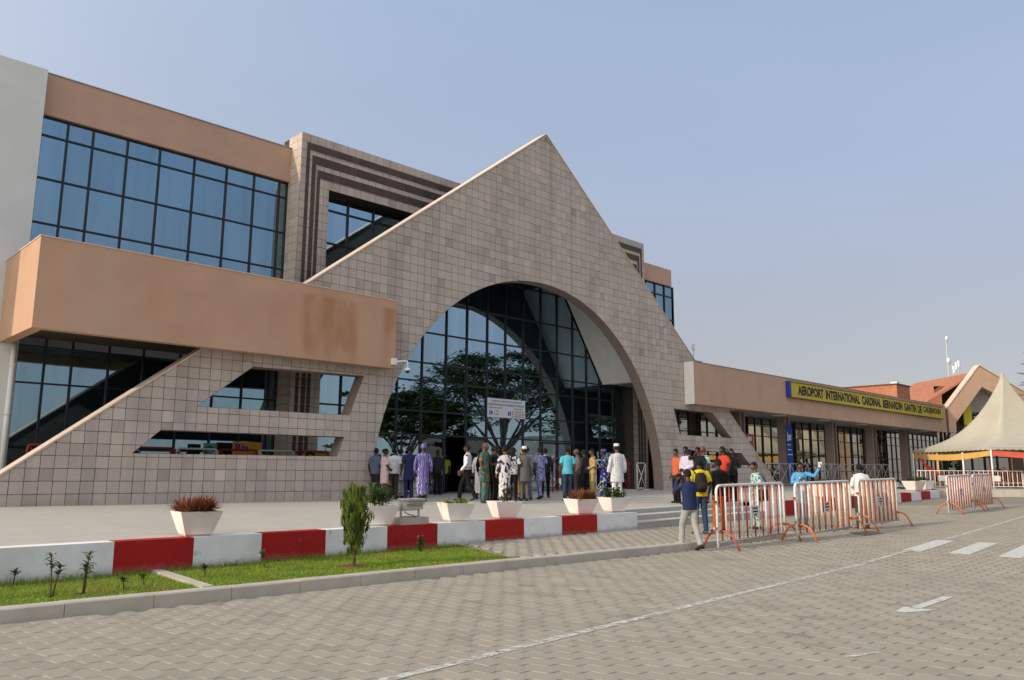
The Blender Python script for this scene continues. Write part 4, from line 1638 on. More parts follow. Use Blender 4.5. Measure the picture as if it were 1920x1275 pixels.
def planter(label, x, y, z, style, top=0.35, bot=0.235, h=0.36, rz=None, group='white tapered planters on the forecourt edge'):
    rz = (-.17 if x < 6 else -.31) + (sum(map(ord, label)) % 7 - 3) * .02 if rz is None else rz
    t = thing('planter', label, 'planter', (x, y, z), rz, group)
    mb = MB(); mb.box(-bot * .92, -bot * .92, 0, bot * .92, bot * .92, .03); mb.build('plinth', CONC, t, local=True)
    mb = MB(); pot_mesh(mb, bot, top, h)
    mb.v = [(a, b, c + .03) for a, b, c in mb.v]
    mb.build('pot', POT, t, local=True)
    mb = MB(); s = top - .05; mb.face([(-s, -s, h - .03), (s, -s, h - .03), (s, s, h - .03), (-s, s, h - .03)]); mb.build('soil', SOIL, t, local=True)
    rnd = random.Random(hash(label) % 10000)
    rnd.seed(sum(map(ord, label)))
    mb = MB()
    zz = h - .03
    if style == 'red':
        for cx, cy in [(rnd.uniform(-1, 1) * (top - .07), rnd.uniform(-1, 1) * (top - .07)) for _ in range(22)]:
            for k in range(30):
                a = rnd.uniform(0, 2 * math.pi)
                e = rnd.uniform(.35, 1.35)
                leaf_blade(mb, (cx + .02 * math.cos(a), cy + .02 * math.sin(a), zz + rnd.uniform(0, .08)), (math.cos(a) * math.cos(e), math.sin(a) * math.cos(e), math.sin(e)), rnd.uniform(.18, .33), .024, .7, 0, 2)
        mb.build('foliage', L_RED, t, local=True)
    elif style == 'lime':
        for cx in (-.2, -.07, .05, .17, .24):
            cy = rnd.uniform(-.15, .15)
            for k in range(11):
                a = rnd.uniform(0, 2 * math.pi)
                e = rnd.uniform(.5, 1.3)
                leaf_blade(mb, (cx, cy, zz), (math.cos(a) * math.cos(e), math.sin(a) * math.cos(e), math.sin(e)), rnd.uniform(.18, .30), .036, 1.5, 0, 4)
        mb.build('foliage', L_LIME, t, local=True)
    else:
        tall = {'bush': .3, 'tallbush': .42, 'sparse': .38, 'small': .2}[style]
        nst = {'bush': 14, 'tallbush': 13, 'sparse': 5, 'small': 14}[style]
        sm = MB()
        for k in range(nst):
            sx, sy = rnd.uniform(-.8, .8) * (top - .1), rnd.uniform(-.8, .8) * (top - .1)
            if style == 'sparse': sx, sy = rnd.uniform(-.1, .12), rnd.uniform(-.1, .1)
            hh = tall * rnd.uniform(.55, 1.15)
            tip = Vector((sx * 1.35 + rnd.uniform(-.05, .05), sy * 1.35, zz + hh))
            sm.tube([(sx, sy, zz - .02), tip], [.008, .005], 5)
            for q in range(24):
                f = rnd.uniform(.2, 1.05)
                p = Vector((sx, sy, zz)).lerp(tip, f)
                a = rnd.uniform(0, 2 * math.pi)
                e = rnd.uniform(-.2, .9)
                leaf_blade(mb, p, (math.cos(a) * math.cos(e), math.sin(a) * math.cos(e), math.sin(e)), rnd.uniform(.10, .18), .036, .9, 0, 2)
        mb.build('foliage', L_DULL if style == 'sparse' else L_GREEN, t, local=True)
        sm.build('stems', STEM, t, local=True)
    return t


PZW = 0.625
for lb, x, off, st, tp in (
        ('white planter of red-brown rosettes alone on the wall left of the shrub', 5.64, .32, 'red', .33),
        ('white planter of leafy green bushes beside the floodlight', 9.40, .32, 'tallbush', .34),
        ('white planter with bright lime leaves right of the floodlight', 11.55, .34, 'lime', .33),
        ('white planter with one thin straggly plant', 13.14, .36, 'sparse', .33),
        ('white planter of red-brown rosettes near the steps', 16.1, .38, 'red', .335),
        ('white planter of green bushes at the wall end by the steps', 17.7, .45, 'bush', .335)):
    planter(lb, x, wy(x) + off, max(PZW, pz(x, wy(x) + off) + .004), st, tp, tp * .64)
for lb, x, off, st in (
        ('white planter behind the second barrier', 32.9, .5, 'small'),
        ('white planter between the second and third barriers', 37.0, .5, 'small'),
        ('white planter seen through the third barrier', 41.0, .5, 'small'),
        ('white planter with low green plants, left of the pair by the tent', 45.9, .6, 'small'),
        ('white planter with low green plants, right of the pair by the tent', 48.1, .7, 'small')):
    planter(lb, x, wy(x) + off, pz(x, wy(x) + off) + .025, st, .43, .27, .48, group='white tapered planters on the forecourt edge')

# conical shrub in the lawn
t = thing('conical_shrub', 'upright conifer shrub in a ring of bare soil on the lawn', 'shrub', (7.55, 11.5, .14))
t.scale = (.78, .78, 1.14)
mb = MB(); mb.tube([(0, 0, -.02), (0, 0, .012)], [.3, .26], 18); mb.build('soil_ring', mat('bare_soil', (0.16, 0.075, 0.04), .95, .1, noise=(18, .35)), t, local=True)
mb = MB()
mb.tube([(0, 0, 0), (.01, 0, .15), (-.01, .01, .32)], [.045, .03, .022], 8)
for k in range(9):
    a = k * 2.4
    mb.tube([(0, 0, .18 + .02 * k), (.07 * math.cos(a), .07 * math.sin(a), .45 + .02 * k), (.10 * math.cos(a), .10 * math.sin(a), .8)], [.014, .01, .006], 5)
mb.build('trunk', STEM, t, local=True)
rnd = random.Random(5)
mb = MB()
for k in range(300):
    f = rnd.random() ** .8
    z = .22 + .80 * f
    prof = max(.03, (.10 + .17 * math.sin(min(1, (f + .05) / .62) * math.pi / 2)) if f < .6 else .275 * (1 - ((f - .6) / .47) ** 1.6) ** .5 if f < 1.0 else .04)
    a = rnd.uniform(0, 2 * math.pi)
    r = prof * rnd.uniform(.35, 1.0) * (1 + .28 * math.sin(a * 3 + z * 7) + .14 * math.sin(a * 5 - z * 11))
    z += .06 * math.sin(a * 2 + 1)
    c = Vector((r * math.cos(a), r * math.sin(a), z))
    # flat upright sprays
    sa = a + rnd.uniform(-.9, .9)
    for q in range(11):
        o_ = c + Vector((rnd.gauss(0, .02) + .03 * math.cos(sa) * rnd.uniform(-1, 1), rnd.gauss(0, .02) + .03 * math.sin(sa) * rnd.uniform(-1, 1), rnd.uniform(-.05, .07)))
        leaf_blade(mb, o_, (math.cos(sa) * .35 * rnd.uniform(-1, 1) + .25 * math.cos(a), math.sin(sa) * .35 * rnd.uniform(-1, 1) + .25 * math.sin(a), 1), rnd.uniform(.07, .11), .021, -.1, 0, 2, .1)
mb.build('crown', leaf_mat('thuja_leaf', (0.12, 0.16, 0.028), (0.21, 0.22, 0.045), .35), t, local=True)


def seedling(label, x, y, h, n, flower=False, bushy=False):
    t = thing('young_plant', label, 'plant', (x, y, .14), group='young plants set in the lawn')
    rnd = random.Random(int(x * 1000))
    st, lf = MB(), MB()
    fl = None
    ns = 3 if bushy else 1
    for s in range(max(ns, 1 if n < 3 else 2)):
        tip = Vector((rnd.uniform(-.05, .05) + s * .04, rnd.uniform(-.04, .04), h * (1 - .25 * s)))
        st.tube([(s * .02, 0, -.02), tip * .5 + Vector((rnd.uniform(-.02, .02), 0, 0)), tip], [.011, .009, .006], 6)
        for k in range(20):
            a = k * 2.4
            e = rnd.uniform(-.2, .9)
            leaf_blade(lf, tip * rnd.uniform(.62, 1.0), (math.cos(a) * math.cos(e), math.sin(a) * math.cos(e), math.sin(e)), rnd.uniform(.07, .11) * (1.2 if h > .3 else 1), .026, .8, 0, 2)
        if bushy:
            for k in range(22):
                a = rnd.uniform(0, 6.28); e = rnd.uniform(-.1, 1.0)
                leaf_blade(lf, tip * rnd.uniform(.25, 1.0), (math.cos(a) * math.cos(e), math.sin(a) * math.cos(e), math.sin(e)), rnd.uniform(.08, .15), .016, .8, 0, 2)
    for k in range(7):
        a = rnd.uniform(0, 6.28)
        leaf_blade(lf, (rnd.uniform(-.05, .05), rnd.uniform(-.05, .05), 0), (math.cos(a), math.sin(a), .6), rnd.uniform(.06, .1), .014, .6, 0, 2)
    st.build('stem', STEM, t, local=True)
    lf.build('foliage', L_GREEN, t, local=True)
    if flower:
        mb = MB()
        for k in range(1 if not bushy else 7):
            mb.ball((rnd.uniform(-.06, .1), rnd.uniform(-.04, .04), h * rnd.uniform(.9, 1.05)), .012, 6, 4)
        mb.build('flower', FLOWER, t, local=True)


for lb, x, y, h, n, f, b in (
        ('tiny single-stem seedling by the white wall block, farthest left', 2.93, 12.5, .2, 1, False, False),
        ('young plant with a pink flower at its tip', 3.03, 11.15, .5, 3, True, False),
        ('tallest young plant on the lawn, with a full leafy head', 3.36, 11.08, .5, 4, False, False),
        ('thin bare seedling left of the concrete edging', 3.9, 11.2, .16, 1, False, False),
        ('short dark seedling just left of the concrete edging', 4.17, 11.28, .17, 1, False, False),
        ('small reddish seedling right of the concrete edging', 5.17, 11.7, .18, 1, False, False),
        ('seedling in front of the second red wall block', 6.4, 12.3, .24, 2, False, False),
        ('bushy young plant with pink flowers at the end of the lawn', 9.85, 12.75, .3, 3, True, True)):
    seedling(lb, x, y, h, n, f, b)

# floodlight on its block
t = thing('floodlight', 'grey finned floodlight on a concrete block at the wall', 'floodlight', (10.18, wy(10.18) + .28, .62), math.atan(.0744))
mb = MB()
mb.rings([[(-.36, -.2, 0), (.36, -.2, 0), (.36, .2, 0), (-.36, .2, 0)], [(-.28, -.19, .14), (.36, -.19, .14), (.36, .19, .14), (-.28, .19, .14)]])
mb.build('base_block', CONC, t, local=True)
mb = MB()
mb.box(-.24, -.02, .14, -.215, .02, .40); mb.box(.235, -.02, .14, .26, .02, .46); mb.box(-.24, -.02, .141, .26, .02, .16)
mb.build('bracket', GALV, t, local=True)
LAMP = mat('lamp_grey', (0.50, 0.48, 0.43), .6, .35, noise=(5, .1))
mb = MB()
mb.hexa([(-.21, -.17, .30), (.23, -.17, .30), (.23, .12, .26), (-.21, .12, .26), (-.21, -.12, .50), (.23, -.12, .50), (.23, .14, .46), (-.21, .14, .46)])
hd = mb.build('housing', LAMP, t, local=True)
mb = MB()
for k in range(22):
    x = -.2 + .42 * k / 21
    mb.box(x, -.215, .41, x + .008, -.13, .47)
mb.box(-.235, -.225, .478, .25, .1, .515)
mb.box(-.21, -.2, .385, .235, -.155, .40)
mb.build('fin', LAMP, hd, local=True)
mb = MB(); mb.tube([(-.23, -.1, .26), (-.15, -.16, .20), (-.05, -.18, .185), (.0, -.19, .145)], .009, 6); mb.build('cable', BLACK, t, local=True)


# ------------------------------------------------------------------ crowd barriers on the road
def arc_path(pts, r=0.12, n=5):
    """round the corners of an open polyline"""
    P = [Vector(p) for p in pts]
    out = [P[0]]
    for i in range(1, len(P) - 1):
        a = (P[i - 1] - P[i]); b = (P[i + 1] - P[i])
        ra = min(r, a.length * .45, b.length * .45)
        a.normalize(); b.normalize()
        s, e = P[i] + a * ra, P[i] + b * ra
        for k in range(n + 1):
            f = k / n
            out.append(s.lerp(P[i], f).lerp(P[i].lerp(e, f), f))
    out.append(P[-1])
    return out


def barrier(label, p0, p1, cols, foot_mat, nbar, h=1.4, barr=.026, group='crowd barriers standing on the road', worn_top=None):
    a, b = Vector(p0), Vector(p1)
    z0 = gz(a.x)
    L = (Vector((b.x, b.y, gz(b.x))) - Vector((a.x, a.y, z0))).length
    rz = math.atan2(b.y - a.y, b.x - a.x)
    t = thing('crowd_barrier', label, 'barrier', (a.x, a.y, z0), rz, group)
    sl = (gz(b.x) - z0) / L
    t.rotation_euler = (0, -math.atan(sl), rz)
    lo, hi = 0.16, h
    mb = MB()
    mb.tube(arc_path([(0, 0, .06), (0, 0, hi), (L, 0, hi), (L, 0, lo - .04)], .16), .03, 8)
    mb.build('frame', cols[0], t, smooth=True, local=True)
    mb = MB(); mb.tube([(0.02, 0, lo), (L - .02, 0, lo)], .024, 8); mb.build('bottom_rail', GALV, t, smooth=True, local=True)
    for k in range(nbar):
        x = L * (k + 1) / (nbar + 1)
        mb = MB(); mb.tube([(x, 0, lo + .02), (x + random.uniform(-.008, .008), random.uniform(-.008, .008), hi - .025)], barr, 6)
        mb.build('bar', cols[1] if k % 2 == 0 else cols[0], t, smooth=True, local=True)
    for x in (.12, L - .12):
        mb = MB()
        mb.tube(arc_path([(x - .02, -.46, 0), (x, -.25, .4), (x, .25, .4), (x - .02, .46, 0)], .2), .026, 8)
        mb.build('foot', foot_mat, t, smooth=True, local=True)
    xm = L * .52
    mb = MB(); mb.box(xm - .16, -.035, .62, xm + .16, -.025, .90); pn = mb.build('plate', mat('plate_grey', (.55, .55, .53), .5, .4), t, local=True)
    mb = MB()
    for z, w in ((.82, .24), (.745, .26), (.67, .12)):
        mb.box(xm - w / 2, -.038, z, xm + w / 2, -.0355, z + .035)
    mb.build('print_line', INK, pn, local=True)
    for z in (1.02, .45):
        mb = MB(); mb.box(-.16, -.02, z, -.03, .02, z + .05); mb.build('hook', foot_mat if z > 1 else GALV, t, local=True)
    return t


barrier('nearest crowd barrier, cream and dark red bars with a scuffed top rail', (16.02, 9.98), (19.35, 10.12), (BARWHT, BARRED), BARRED, 16, barr=.022)
barrier('second crowd barrier from the camera, white and orange bars', (18.98, 9.62), (22.45, 9.78), (BARWHT, BARORG), BARORG, 17)
barrier('third crowd barrier, white and orange, in front of the man in white', (23.2, 9.86), (26.1, 9.92), (BARWHT, BARORG), BARORG, 17)
barrier('left one of the two far crowd barriers by the tent', (32.4, 10.5), (35.8, 10.72), (BARWHT, BARRED), BARORG, 19)
barrier('right one of the two far crowd barriers by the tent', (35.95, 10.68), (38.85, 10.85), (BARWHT, BARRED), BARORG, 19)


# ------------------------------------------------------------------ rails beside the entrance and in front of the wing
def railing(label, p0, p1, z, h, mtl, brace='x', group=None, lo=.12, cat='railing', r=.03, round_=.12):
    a, b = Vector(p0), Vector(p1)
    L = (b - a).length
    t = thing('railing', label, cat, (a.x, a.y, z), math.atan2(b.y - a.y, b.x - a.x), group)
    mb = MB(); mb.tube(arc_path([(0, 0, 0), (0, 0, h), (L, 0, h), (L, 0, 0)], round_), r, 8); mb.build('frame', mtl, t, smooth=True, local=True)
    mb = MB(); mb.tube([(0, 0, lo), (L, 0, lo)], r * .9, 8); mb.build('bottom_rail', mtl, t, smooth=True, local=True)
    n = 1 if brace == 'x' else 2
    for k in range(n):
        x0, x1 = L * k / n + .03, L * (k + 1) / n - .03
        mb = MB(); mb.tube([(x0, .0, lo), (x1, 0, h - .03)], r * .75, 6); mb.build('brace', mtl, t, smooth=True, local=True)
        mb = MB(); mb.tube([(x1, .012, lo), (x0, .012, h - .03)], r * .75, 6); mb.build('brace', mtl, t, smooth=True, local=True)
        if k: 
            mb = MB(); mb.tube([(L / 2, 0, lo), (L / 2, 0, h)], r * .75, 6); mb.build('post', mtl, t, smooth=True, local=True)
    return t


GR = 'red and white rails behind the gable wall'
xk = 5.95
names = ['red rail showing above the rake of the gable wall, farthest left', 'white rail low behind the gable wall, second from the white end wall', 'red rail behind the gable wall below the rake', 'white rail at the left end of the wall slot',
         'red rail in the middle of the wall slot', 'white rail right of the red one in the wall slot', 'red rail at the right end of the wall slot']
for k in range(7):
    railing(names[k], (xk, 25.3), (xk + 1.3, 25.3), TZ, 1.62, REDM if k % 2 == 0 else WHITE, group=GR)
    xk += 1.36
railing('white rail behind the man in the white robe', (29.6, 24.9), (30.95, 24.9), TZ + .12, 1.45, WHITE, group='rails at the entrance')
railing('red rail at the foot of the striped pier', (31.0, 24.9), (32.1, 24.9), TZ + .12, 1.45, REDM, group='rails at the entrance')
railing('white rail end beside the arch foot', (32.5, 24.7), (33.2, 24.7), TZ + .12, 1.35, WHITE, group='rails at the entrance')
railing('white hooped rail left of the entrance doors', (18.2, 25.0), (19.2, 25.0), TZ + .1, 1.5, WHITE, group='rails at the entrance')
railing('white rail at the left foot of the arch', (16.35, 25.0), (17.4, 25.0), TZ + .1, 1.35, WHITE, group='rails at the entrance')
railing('red rail right of the doors behind the crowd', (26.3, 24.6), (27.3, 24.6), TZ + .1, 1.5, REDM, group='rails at the entrance')
for lb, x, y, w in (('low round concrete footing of the red rail by the pier', 32.1, 24.8, .55), ('concrete footing of the hooped rail by the doors', 19.15, 25.0, .5), ('square concrete footing beside the arch foot', 33.2, 24.6, .4)):
    t = thing('rail_footing', lb, 'footing', (x, y, TZ))
    mb = MB()
    if 'square' in lb: mb.box(-w / 2, -w / 2, 0, w / 2, w / 2, .2)
    else: mb.tube([(0, 0, 0), (0, 0, .14), (0, 0, .17)], [w * .62, w * .6, w * .54], 18)
    mb.build('block', WHITEWALL, t, local=True)
gl = ['grey crossed rail left of the man in light blue', 'grey crossed rail right of the man in light blue', 'grey crossed rail, first past the second wing column', 'grey crossed rail behind the man in white',
      'grey crossed rail right of the man in white', 'grey crossed rail before the tent, last of the row']
for k, (x0, x1) in enumerate(((43.5, 46.0), (46.1, 48.4), (50.6, 52.6), (52.9, 55.6), (55.7, 58.4), (58.5, 61.0))):
    railing(gl[k], (x0, 23.6), (x1, 23.6), pz(x0, 23.6), 1.35, GALV, 'xx', group='grey crossed rails in front of the wing', lo=.15)


# ------------------------------------------------------------------ tents
def tent(label, cx, cy, half, z, eave, peak, rz, drape=True, group='cream pagoda tents'):
    t = thing('pagoda_tent', label, 'tent', (cx, cy, z), rz, group)
    N_, R_ = 12, 22
    rings = []
    for i in range(R_ + 1):
        f = i / R_
        r = half * (1 - f) ** 1.0
        hz = eave + (peak - eave) * (0.27 * f + 0.73 * f ** 3.0)
        ring = []
        for s in range(4):
            for k in range(N_):
                u = -1 + 2 * k / N_
                p = [(u, -1), (1, u), (-u, 1), (-1, -u)][s]
                rr = max(r, .07)
                # panels sag a little between the corner seams
                sag = (1 - u * u) * 0.10 * math.sin(math.pi * min(1, f * 1.1)) * half * .35
                d = max(1e-6, math.hypot(*p))
                ring.append((p[0] * rr * (1 - sag / half), p[1] * rr * (1 - sag / half), hz - sag * .25))
        rings.append(ring)
    mb = MB(); mb.rings(rings, 0, cap=False); mb.build('canopy', TENT, t, smooth=True, local=True)
    mb = MB(); mb.tube([(0, 0, peak - .1), (0, 0, peak + .12)], [.09, .02], 8); mb.build('finial', GALV, t, local=True)
    mb = MB()
    per = [(-1, -1), (1, -1), (1, 1), (-1, 1)]
    for s in range(4):
        a, b = per[s], per[(s + 1) % 4]
        n = 36
        for k in range(n):
            f0, f1 = k / n, (k + 1) / n
            P = lambda f: (half * (a[0] + (b[0] - a[0]) * f), half * (a[1] + (b[1] - a[1]) * f))
            d0 = .16 + .03 * math.sin(k * 1.6)
            p, q = P(f0), P(f1)
            mb.face([(p[0], p[1], eave), (q[0], q[1], eave), (q[0], q[1], eave - .13 - .05 * abs(math.sin((k + 1) * 1.57))), (p[0], p[1], eave - .13 - .05 * abs(math.sin(k * 1.57)))])
    mb.build('valance', TENT, t, local=True)
    for p in per:
        mb = MB(); mb.tube([(p[0] * (half - .05), p[1] * (half - .05), 0), (p[0] * (half - .05), p[1] * (half - .05), eave)], .05, 8); mb.build('pole', WHITE, t, smooth=True, local=True)
    if drape:
        for s, mt in ((3, YELLOWC), (0, REDC), (1, REDC)):
            a, b = per[s], per[(s + 1) % 4]
            mb = MB()
            n = 16
            rows = [[], []]
            for k in range(n + 1):
                f = k / n
                x, y = (half - .07) * (a[0] + (b[0] - a[0]) * f), (half - .07) * (a[1] + (b[1] - a[1]) * f)
                sag = .25 * math.sin(math.pi * f)
                rows[0].append((x, y, eave - .2 - .15 * math.sin(math.pi * f)))
                rows[1].append((x, y, eave - .50 - sag))
            mb.rings(rows, 0, cap=False, closed=False)
            mb.build('drape', mt, t, smooth=True, local=True)
        for s in range(4):
            a, b = per[s], per[(s + 1) % 4]
            for f, mt in ((.33, YELLOWC), (.66, WHITE)):
                x, y = (half - .12) * (a[0] + (b[0] - a[0]) * f), (half - .12) * (a[1] + (b[1] - a[1]) * f)
                mb = MB(); mb.tube([(x, y, 0), (x, y, eave - .25)], .06, 8); mb.build('wrapped_post', mt, t, smooth=True, local=True)
    return t


tent('cream pagoda tent with yellow and coral drapes at the far end of the forecourt', 62.4, 16.1, 4.35, .9, 2.55, 7.75, RAD(-40))
tent('cream pagoda tent beyond the frame, mirrored in the wing glazing', 76, 10, 4.5, .9, 3.0, 7.6, RAD(-5), False)
tent('second cream pagoda tent beyond the frame, mirrored in the wing glazing', 88, 10, 4.5, .9, 3.0, 7.6, RAD(0), False)

# fence of red and white bars in front of the tent
fw, fr_ = Vector((55.2, 19.6)), Vector((63.5, 9.6))
dv = (fr_ - fw)
nseg = 4
flabels = ['striped bar fence panel at the left tent pole', 'striped bar fence panel second from the left tent pole', 'striped bar fence panel left of the front tent pole', 'striped bar fence panel right of the front tent pole']
for k in range(nseg):
    a = fw + dv * (k / nseg); b = fw + dv * ((k + .97) / nseg)
    L = (b - a).length
    t = thing('bar_fence', flabels[k], 'fence', (a.x, a.y, .9), math.atan2(b.y - a.y, b.x - a.x), 'striped bar fence round the tent')
    mb = MB(); mb.tube([(0, 0, 0), (0, 0, 1.1), (L, 0, 1.1), (L, 0, 0)], .03, 6); mb.tube([(0, 0, .12), (L, 0, .12)], .025, 6); mb.build('frame', WHITE, t, local=True)
    nb = 22
    for q in range(nb):
        x = L * (q + .5) / nb
        mb = MB(); mb.tube([(x, 0, .12), (x, 0, 1.1)], .024, 5); mb.build('bar', WHITE if q % 2 else BARRED, t, local=True)
    mb = MB(); mb.box(L * .4, -.05, .45, L * .4 + .5, -.035, .8); mb.build('notice', WHITE, t, local=True)
t = thing('red_drape', 'red cloth swag hanging under the tent by its left pole', 'drape', (56.5, 19.0, 2.0))
mb = MB(); mb.rings([[(-.9, .6, .9), (-.85, .6, .75)], [(-.2, .3, .35), (-.3, .3, .1)], [(.6, -.1, -.15), (.5, -.1, -.45)]], 0, False, False); mb.build('cloth', mat('red_cloth', (.45, .02, .02), .8, .2), t, local=True)


# ------------------------------------------------------------------ trees across the road (mirrored in the glass) and at the edge of the frame
BARK = mat('bark', (0.10, 0.085, 0.065), 0.9, 0.15, noise=(6, 0.3))
TREE_LEAF = leaf_mat('rain_tree_leaf', (0.042, 0.062, 0.018), (0.07, 0.088, 0.03), .3)


def umbrella_tree(label, x, y, z, h, rad, seed):
    rnd = random.Random(seed)
    t = thing('umbrella_tree', label, 'tree', (x, y, z), group='wide trees across the road')
    br = MB()
    trunk_top = Vector((rnd.uniform(-.3, .3), rnd.uniform(-.3, .3), h * .2))
    br.tube([(0, 0, -.2), (0.05, 0, h * .08), trunk_top], [h * .036, h * .029, h * .024], 10)
    tips = []
    for k in range(9):
        a = k * 2.4 + rnd.uniform(-.3, .3)
        rr = rad * rnd.uniform(.45, .85)
        end = Vector((rr * math.cos(a), rr * math.sin(a), h * rnd.uniform(.66, .85)))
        mid = trunk_top.lerp(end, .45) + Vector((0, 0, h * .04))
        br.tube([trunk_top, mid, end], [h * .015, h * .009, h * .003], 7)
        for q in range(5):
            f = rnd.uniform(.4, 1)
            p = trunk_top.lerp(mid, f * 2) if f < .5 else mid.lerp(end, f * 2 - 1)
            a2 = a + rnd.uniform(-1.2, 1.2)
            e2 = p + Vector((math.cos(a2), math.sin(a2), .35)) * rad * rnd.uniform(.15, .4)
            br.tube([p, p.lerp(e2, .5) + Vector((0, 0, .2)), e2], [h * .007, h * .005, h * .002], 5)
            tips.append(e2)
        tips.append(end)
    br.build('trunk', BARK, t, local=True)
    V, L = [], []
    lf = MB()
    pts = []
    for k in range(230):
        a = rnd.uniform(0, 2 * math.pi)
        r = rad * math.sqrt(rnd.random())
        zc = h * (.97 - .34 * (r / rad) ** 2.2) - rnd.choice((0, 0, .12, .26)) * h * rnd.uniform(.6, 1.1)
        pts.append((Vector((r * math.cos(a), r * math.sin(a), zc)), rnd.uniform(.07, .15) * rad))
    for p in tips: pts.append((p + Vector((0, 0, .4)), rnd.uniform(.08, .13) * rad))
    for c, r in pts:
        for q in range(85):
            d = Vector((rnd.gauss(0, 1), rnd.gauss(0, 1), rnd.gauss(0, .32))) * r * .6
            a = rnd.uniform(0, 6.28)
            p = c + d
            s_ = rnd.uniform(.16, .36)
            u = Vector((math.cos(a), math.sin(a), rnd.uniform(-.4, .4))) * s_
            w = Vector((-math.sin(a), math.cos(a), rnd.uniform(-.4, .4))) * s_ * .6
            lf.face([p - u, p + w, p + u, p - w])
    lf.build('crown', TREE_LEAF, t, local=True)


umbrella_tree('tall spreading umbrella tree mirrored in the middle of the entrance glass', 67.5, -18, .3, 16.0, 12.5, 3)
umbrella_tree('lower umbrella tree mirrored at the left of the entrance glass', 54.0, -19.5, .3, 10.2, 6.8, 4)
umbrella_tree('umbrella tree farther along, mirrored near the right pier', 96.0, -24, .5, 13.5, 9.5, 8)
# low green belt across the road
lf = MB()
rnd = random.Random(11)
for k in range(5200):
    x = rnd.uniform(-60, 190)
    y = -48 + 4 * math.sin(x * .11) + rnd.uniform(-3, 3)
    hmax = 3.2 + 1.6 * math.sin(x * .23) + 1.2 * math.sin(x * .61 + 1)
    p = Vector((x, y, rnd.uniform(0.1, max(1.2, hmax))))
    a = rnd.uniform(0, 6.28)
    u = Vector((math.cos(a), math.sin(a), rnd.uniform(-.5, .5))) * rnd.uniform(.4, .9)
    w = Vector((-math.sin(a) * .5, math.cos(a) * .5, rnd.uniform(.3, .9))) * .55
    lf.face([p - u, p + w, p + u, p - w])
o = lf.build('treeline', TREE_LEAF)
tag(o, 'low belt of trees and bushes far across the road', 'trees', kind='stuff')
# white building across the road
t = thing('white_building', 'white low building with window bands across the road, mirrored by the doors', 'building', (84, -20, .4))
mb = MB(); mb.box(77, -24, .3, 91, -18, 6.2); mb.build('wall', WHITE, t)
mb = MB(); mb.box(76.6, -24.4, 6.2, 91.4, -17.6, 6.45); mb.build('roof', WHITEWALL, t)
for zz in (1.4, 3.9):
    for k in range(7):
        x = 77.6 + k * 1.92
        mb = MB()
        mb.box(x, -17.99, zz, x + 1.5, -17.95, zz + 1.4)
        wdw = mb.build('window', WHITEWALL, t)
        for q in (0, 1):
            mb = MB(); mb.box(x + .06 + q * .72, -17.948, zz + .07, x + .72 + q * .72, -17.94, zz + 1.33); mb.build('pane', GLASS, wdw)

# tall conifer whose branch tips reach in at the right edge
t = thing('norfolk_pine', 'dark tiered conifer at the right edge of the picture', 'tree', (73.7, 15.6, .5))
mb = MB(); mb.tube([(0, 0, 0), (0, 0, 8), (0, 0, 14.5)], [.25, .17, .04], 8); mb.build('trunk', BARK, t, local=True)
rnd = random.Random(2)
lf, bb = MB(), MB()
for tier in range(9):
    z = 7.4 + tier * .82
    n = 7
    for k in range(n):
        a = 2 * math.pi * k / n + tier * .5
        ln = 2.6 * (1 - tier / 11)
        tip = Vector((math.cos(a) * ln, math.sin(a) * ln, z + .25))
        bb.tube([(0, 0, z), tip * .55 + Vector((0, 0, z * .45 - .1)), tip], [.035, .025, .01], 5)
        for q in range(85):
            f = rnd.uniform(.2, 1.03)
            p = Vector((math.cos(a) * ln * f, math.sin(a) * ln * f, z + .25 * f * f - .05))
            sd_ = rnd.choice((-1, 1))
            d = Vector((math.cos(a + sd_ * .9), math.sin(a + sd_ * .9), rnd.uniform(-.15, .3)))
            leaf_blade(lf, p, d, rnd.uniform(.2, .38), .035, .1, 0, 2)
bb.build('branches', BARK, t, local=True)
lf.build('crown', leaf_mat('conifer_leaf', (0.05, 0.07, 0.02), (0.10, 0.11, 0.03), .2), t, local=True)


# ------------------------------------------------------------------ people
SKINS = [mat('skin_dark', (0.075, 0.040, 0.026), 0.5, 0.35, coord='obj', noise=(8, .12)), mat('skin_brown', (0.12, 0.062, 0.038), 0.5, 0.35, coord='obj', noise=(8, .12)), mat('skin_deep', (0.05, 0.029, 0.02), 0.5, 0.35, coord='obj', noise=(8, .12))]
HAIR = mat('black_hair', (0.012, 0.011, 0.010), 0.85, 0.2, coord='obj', noise=(30, .3), bump=(60, .004))
EYE = mat('eye_white', (0.6, 0.57, 0.52), 0.3, 0.5)
PUPIL = mat('eye_dark', (0.01, 0.008, 0.007), 0.3, 0.5)
LIP = mat('lip', (0.13, 0.045, 0.04), 0.5, 0.3)


def loft(mb, spine, m=0, n=14, flat=(0, 1, 0)):
    """spine: list of (point, rx, ry); ellipse axes: a follows flat direction"""
    mb.tube([p for p, *_ in spine], [(ry, rx) for _, rx, ry in spine], n, m, True, flat=flat)


def lerp3(a, b, f):
    return Vector(a).lerp(Vector(b), f)


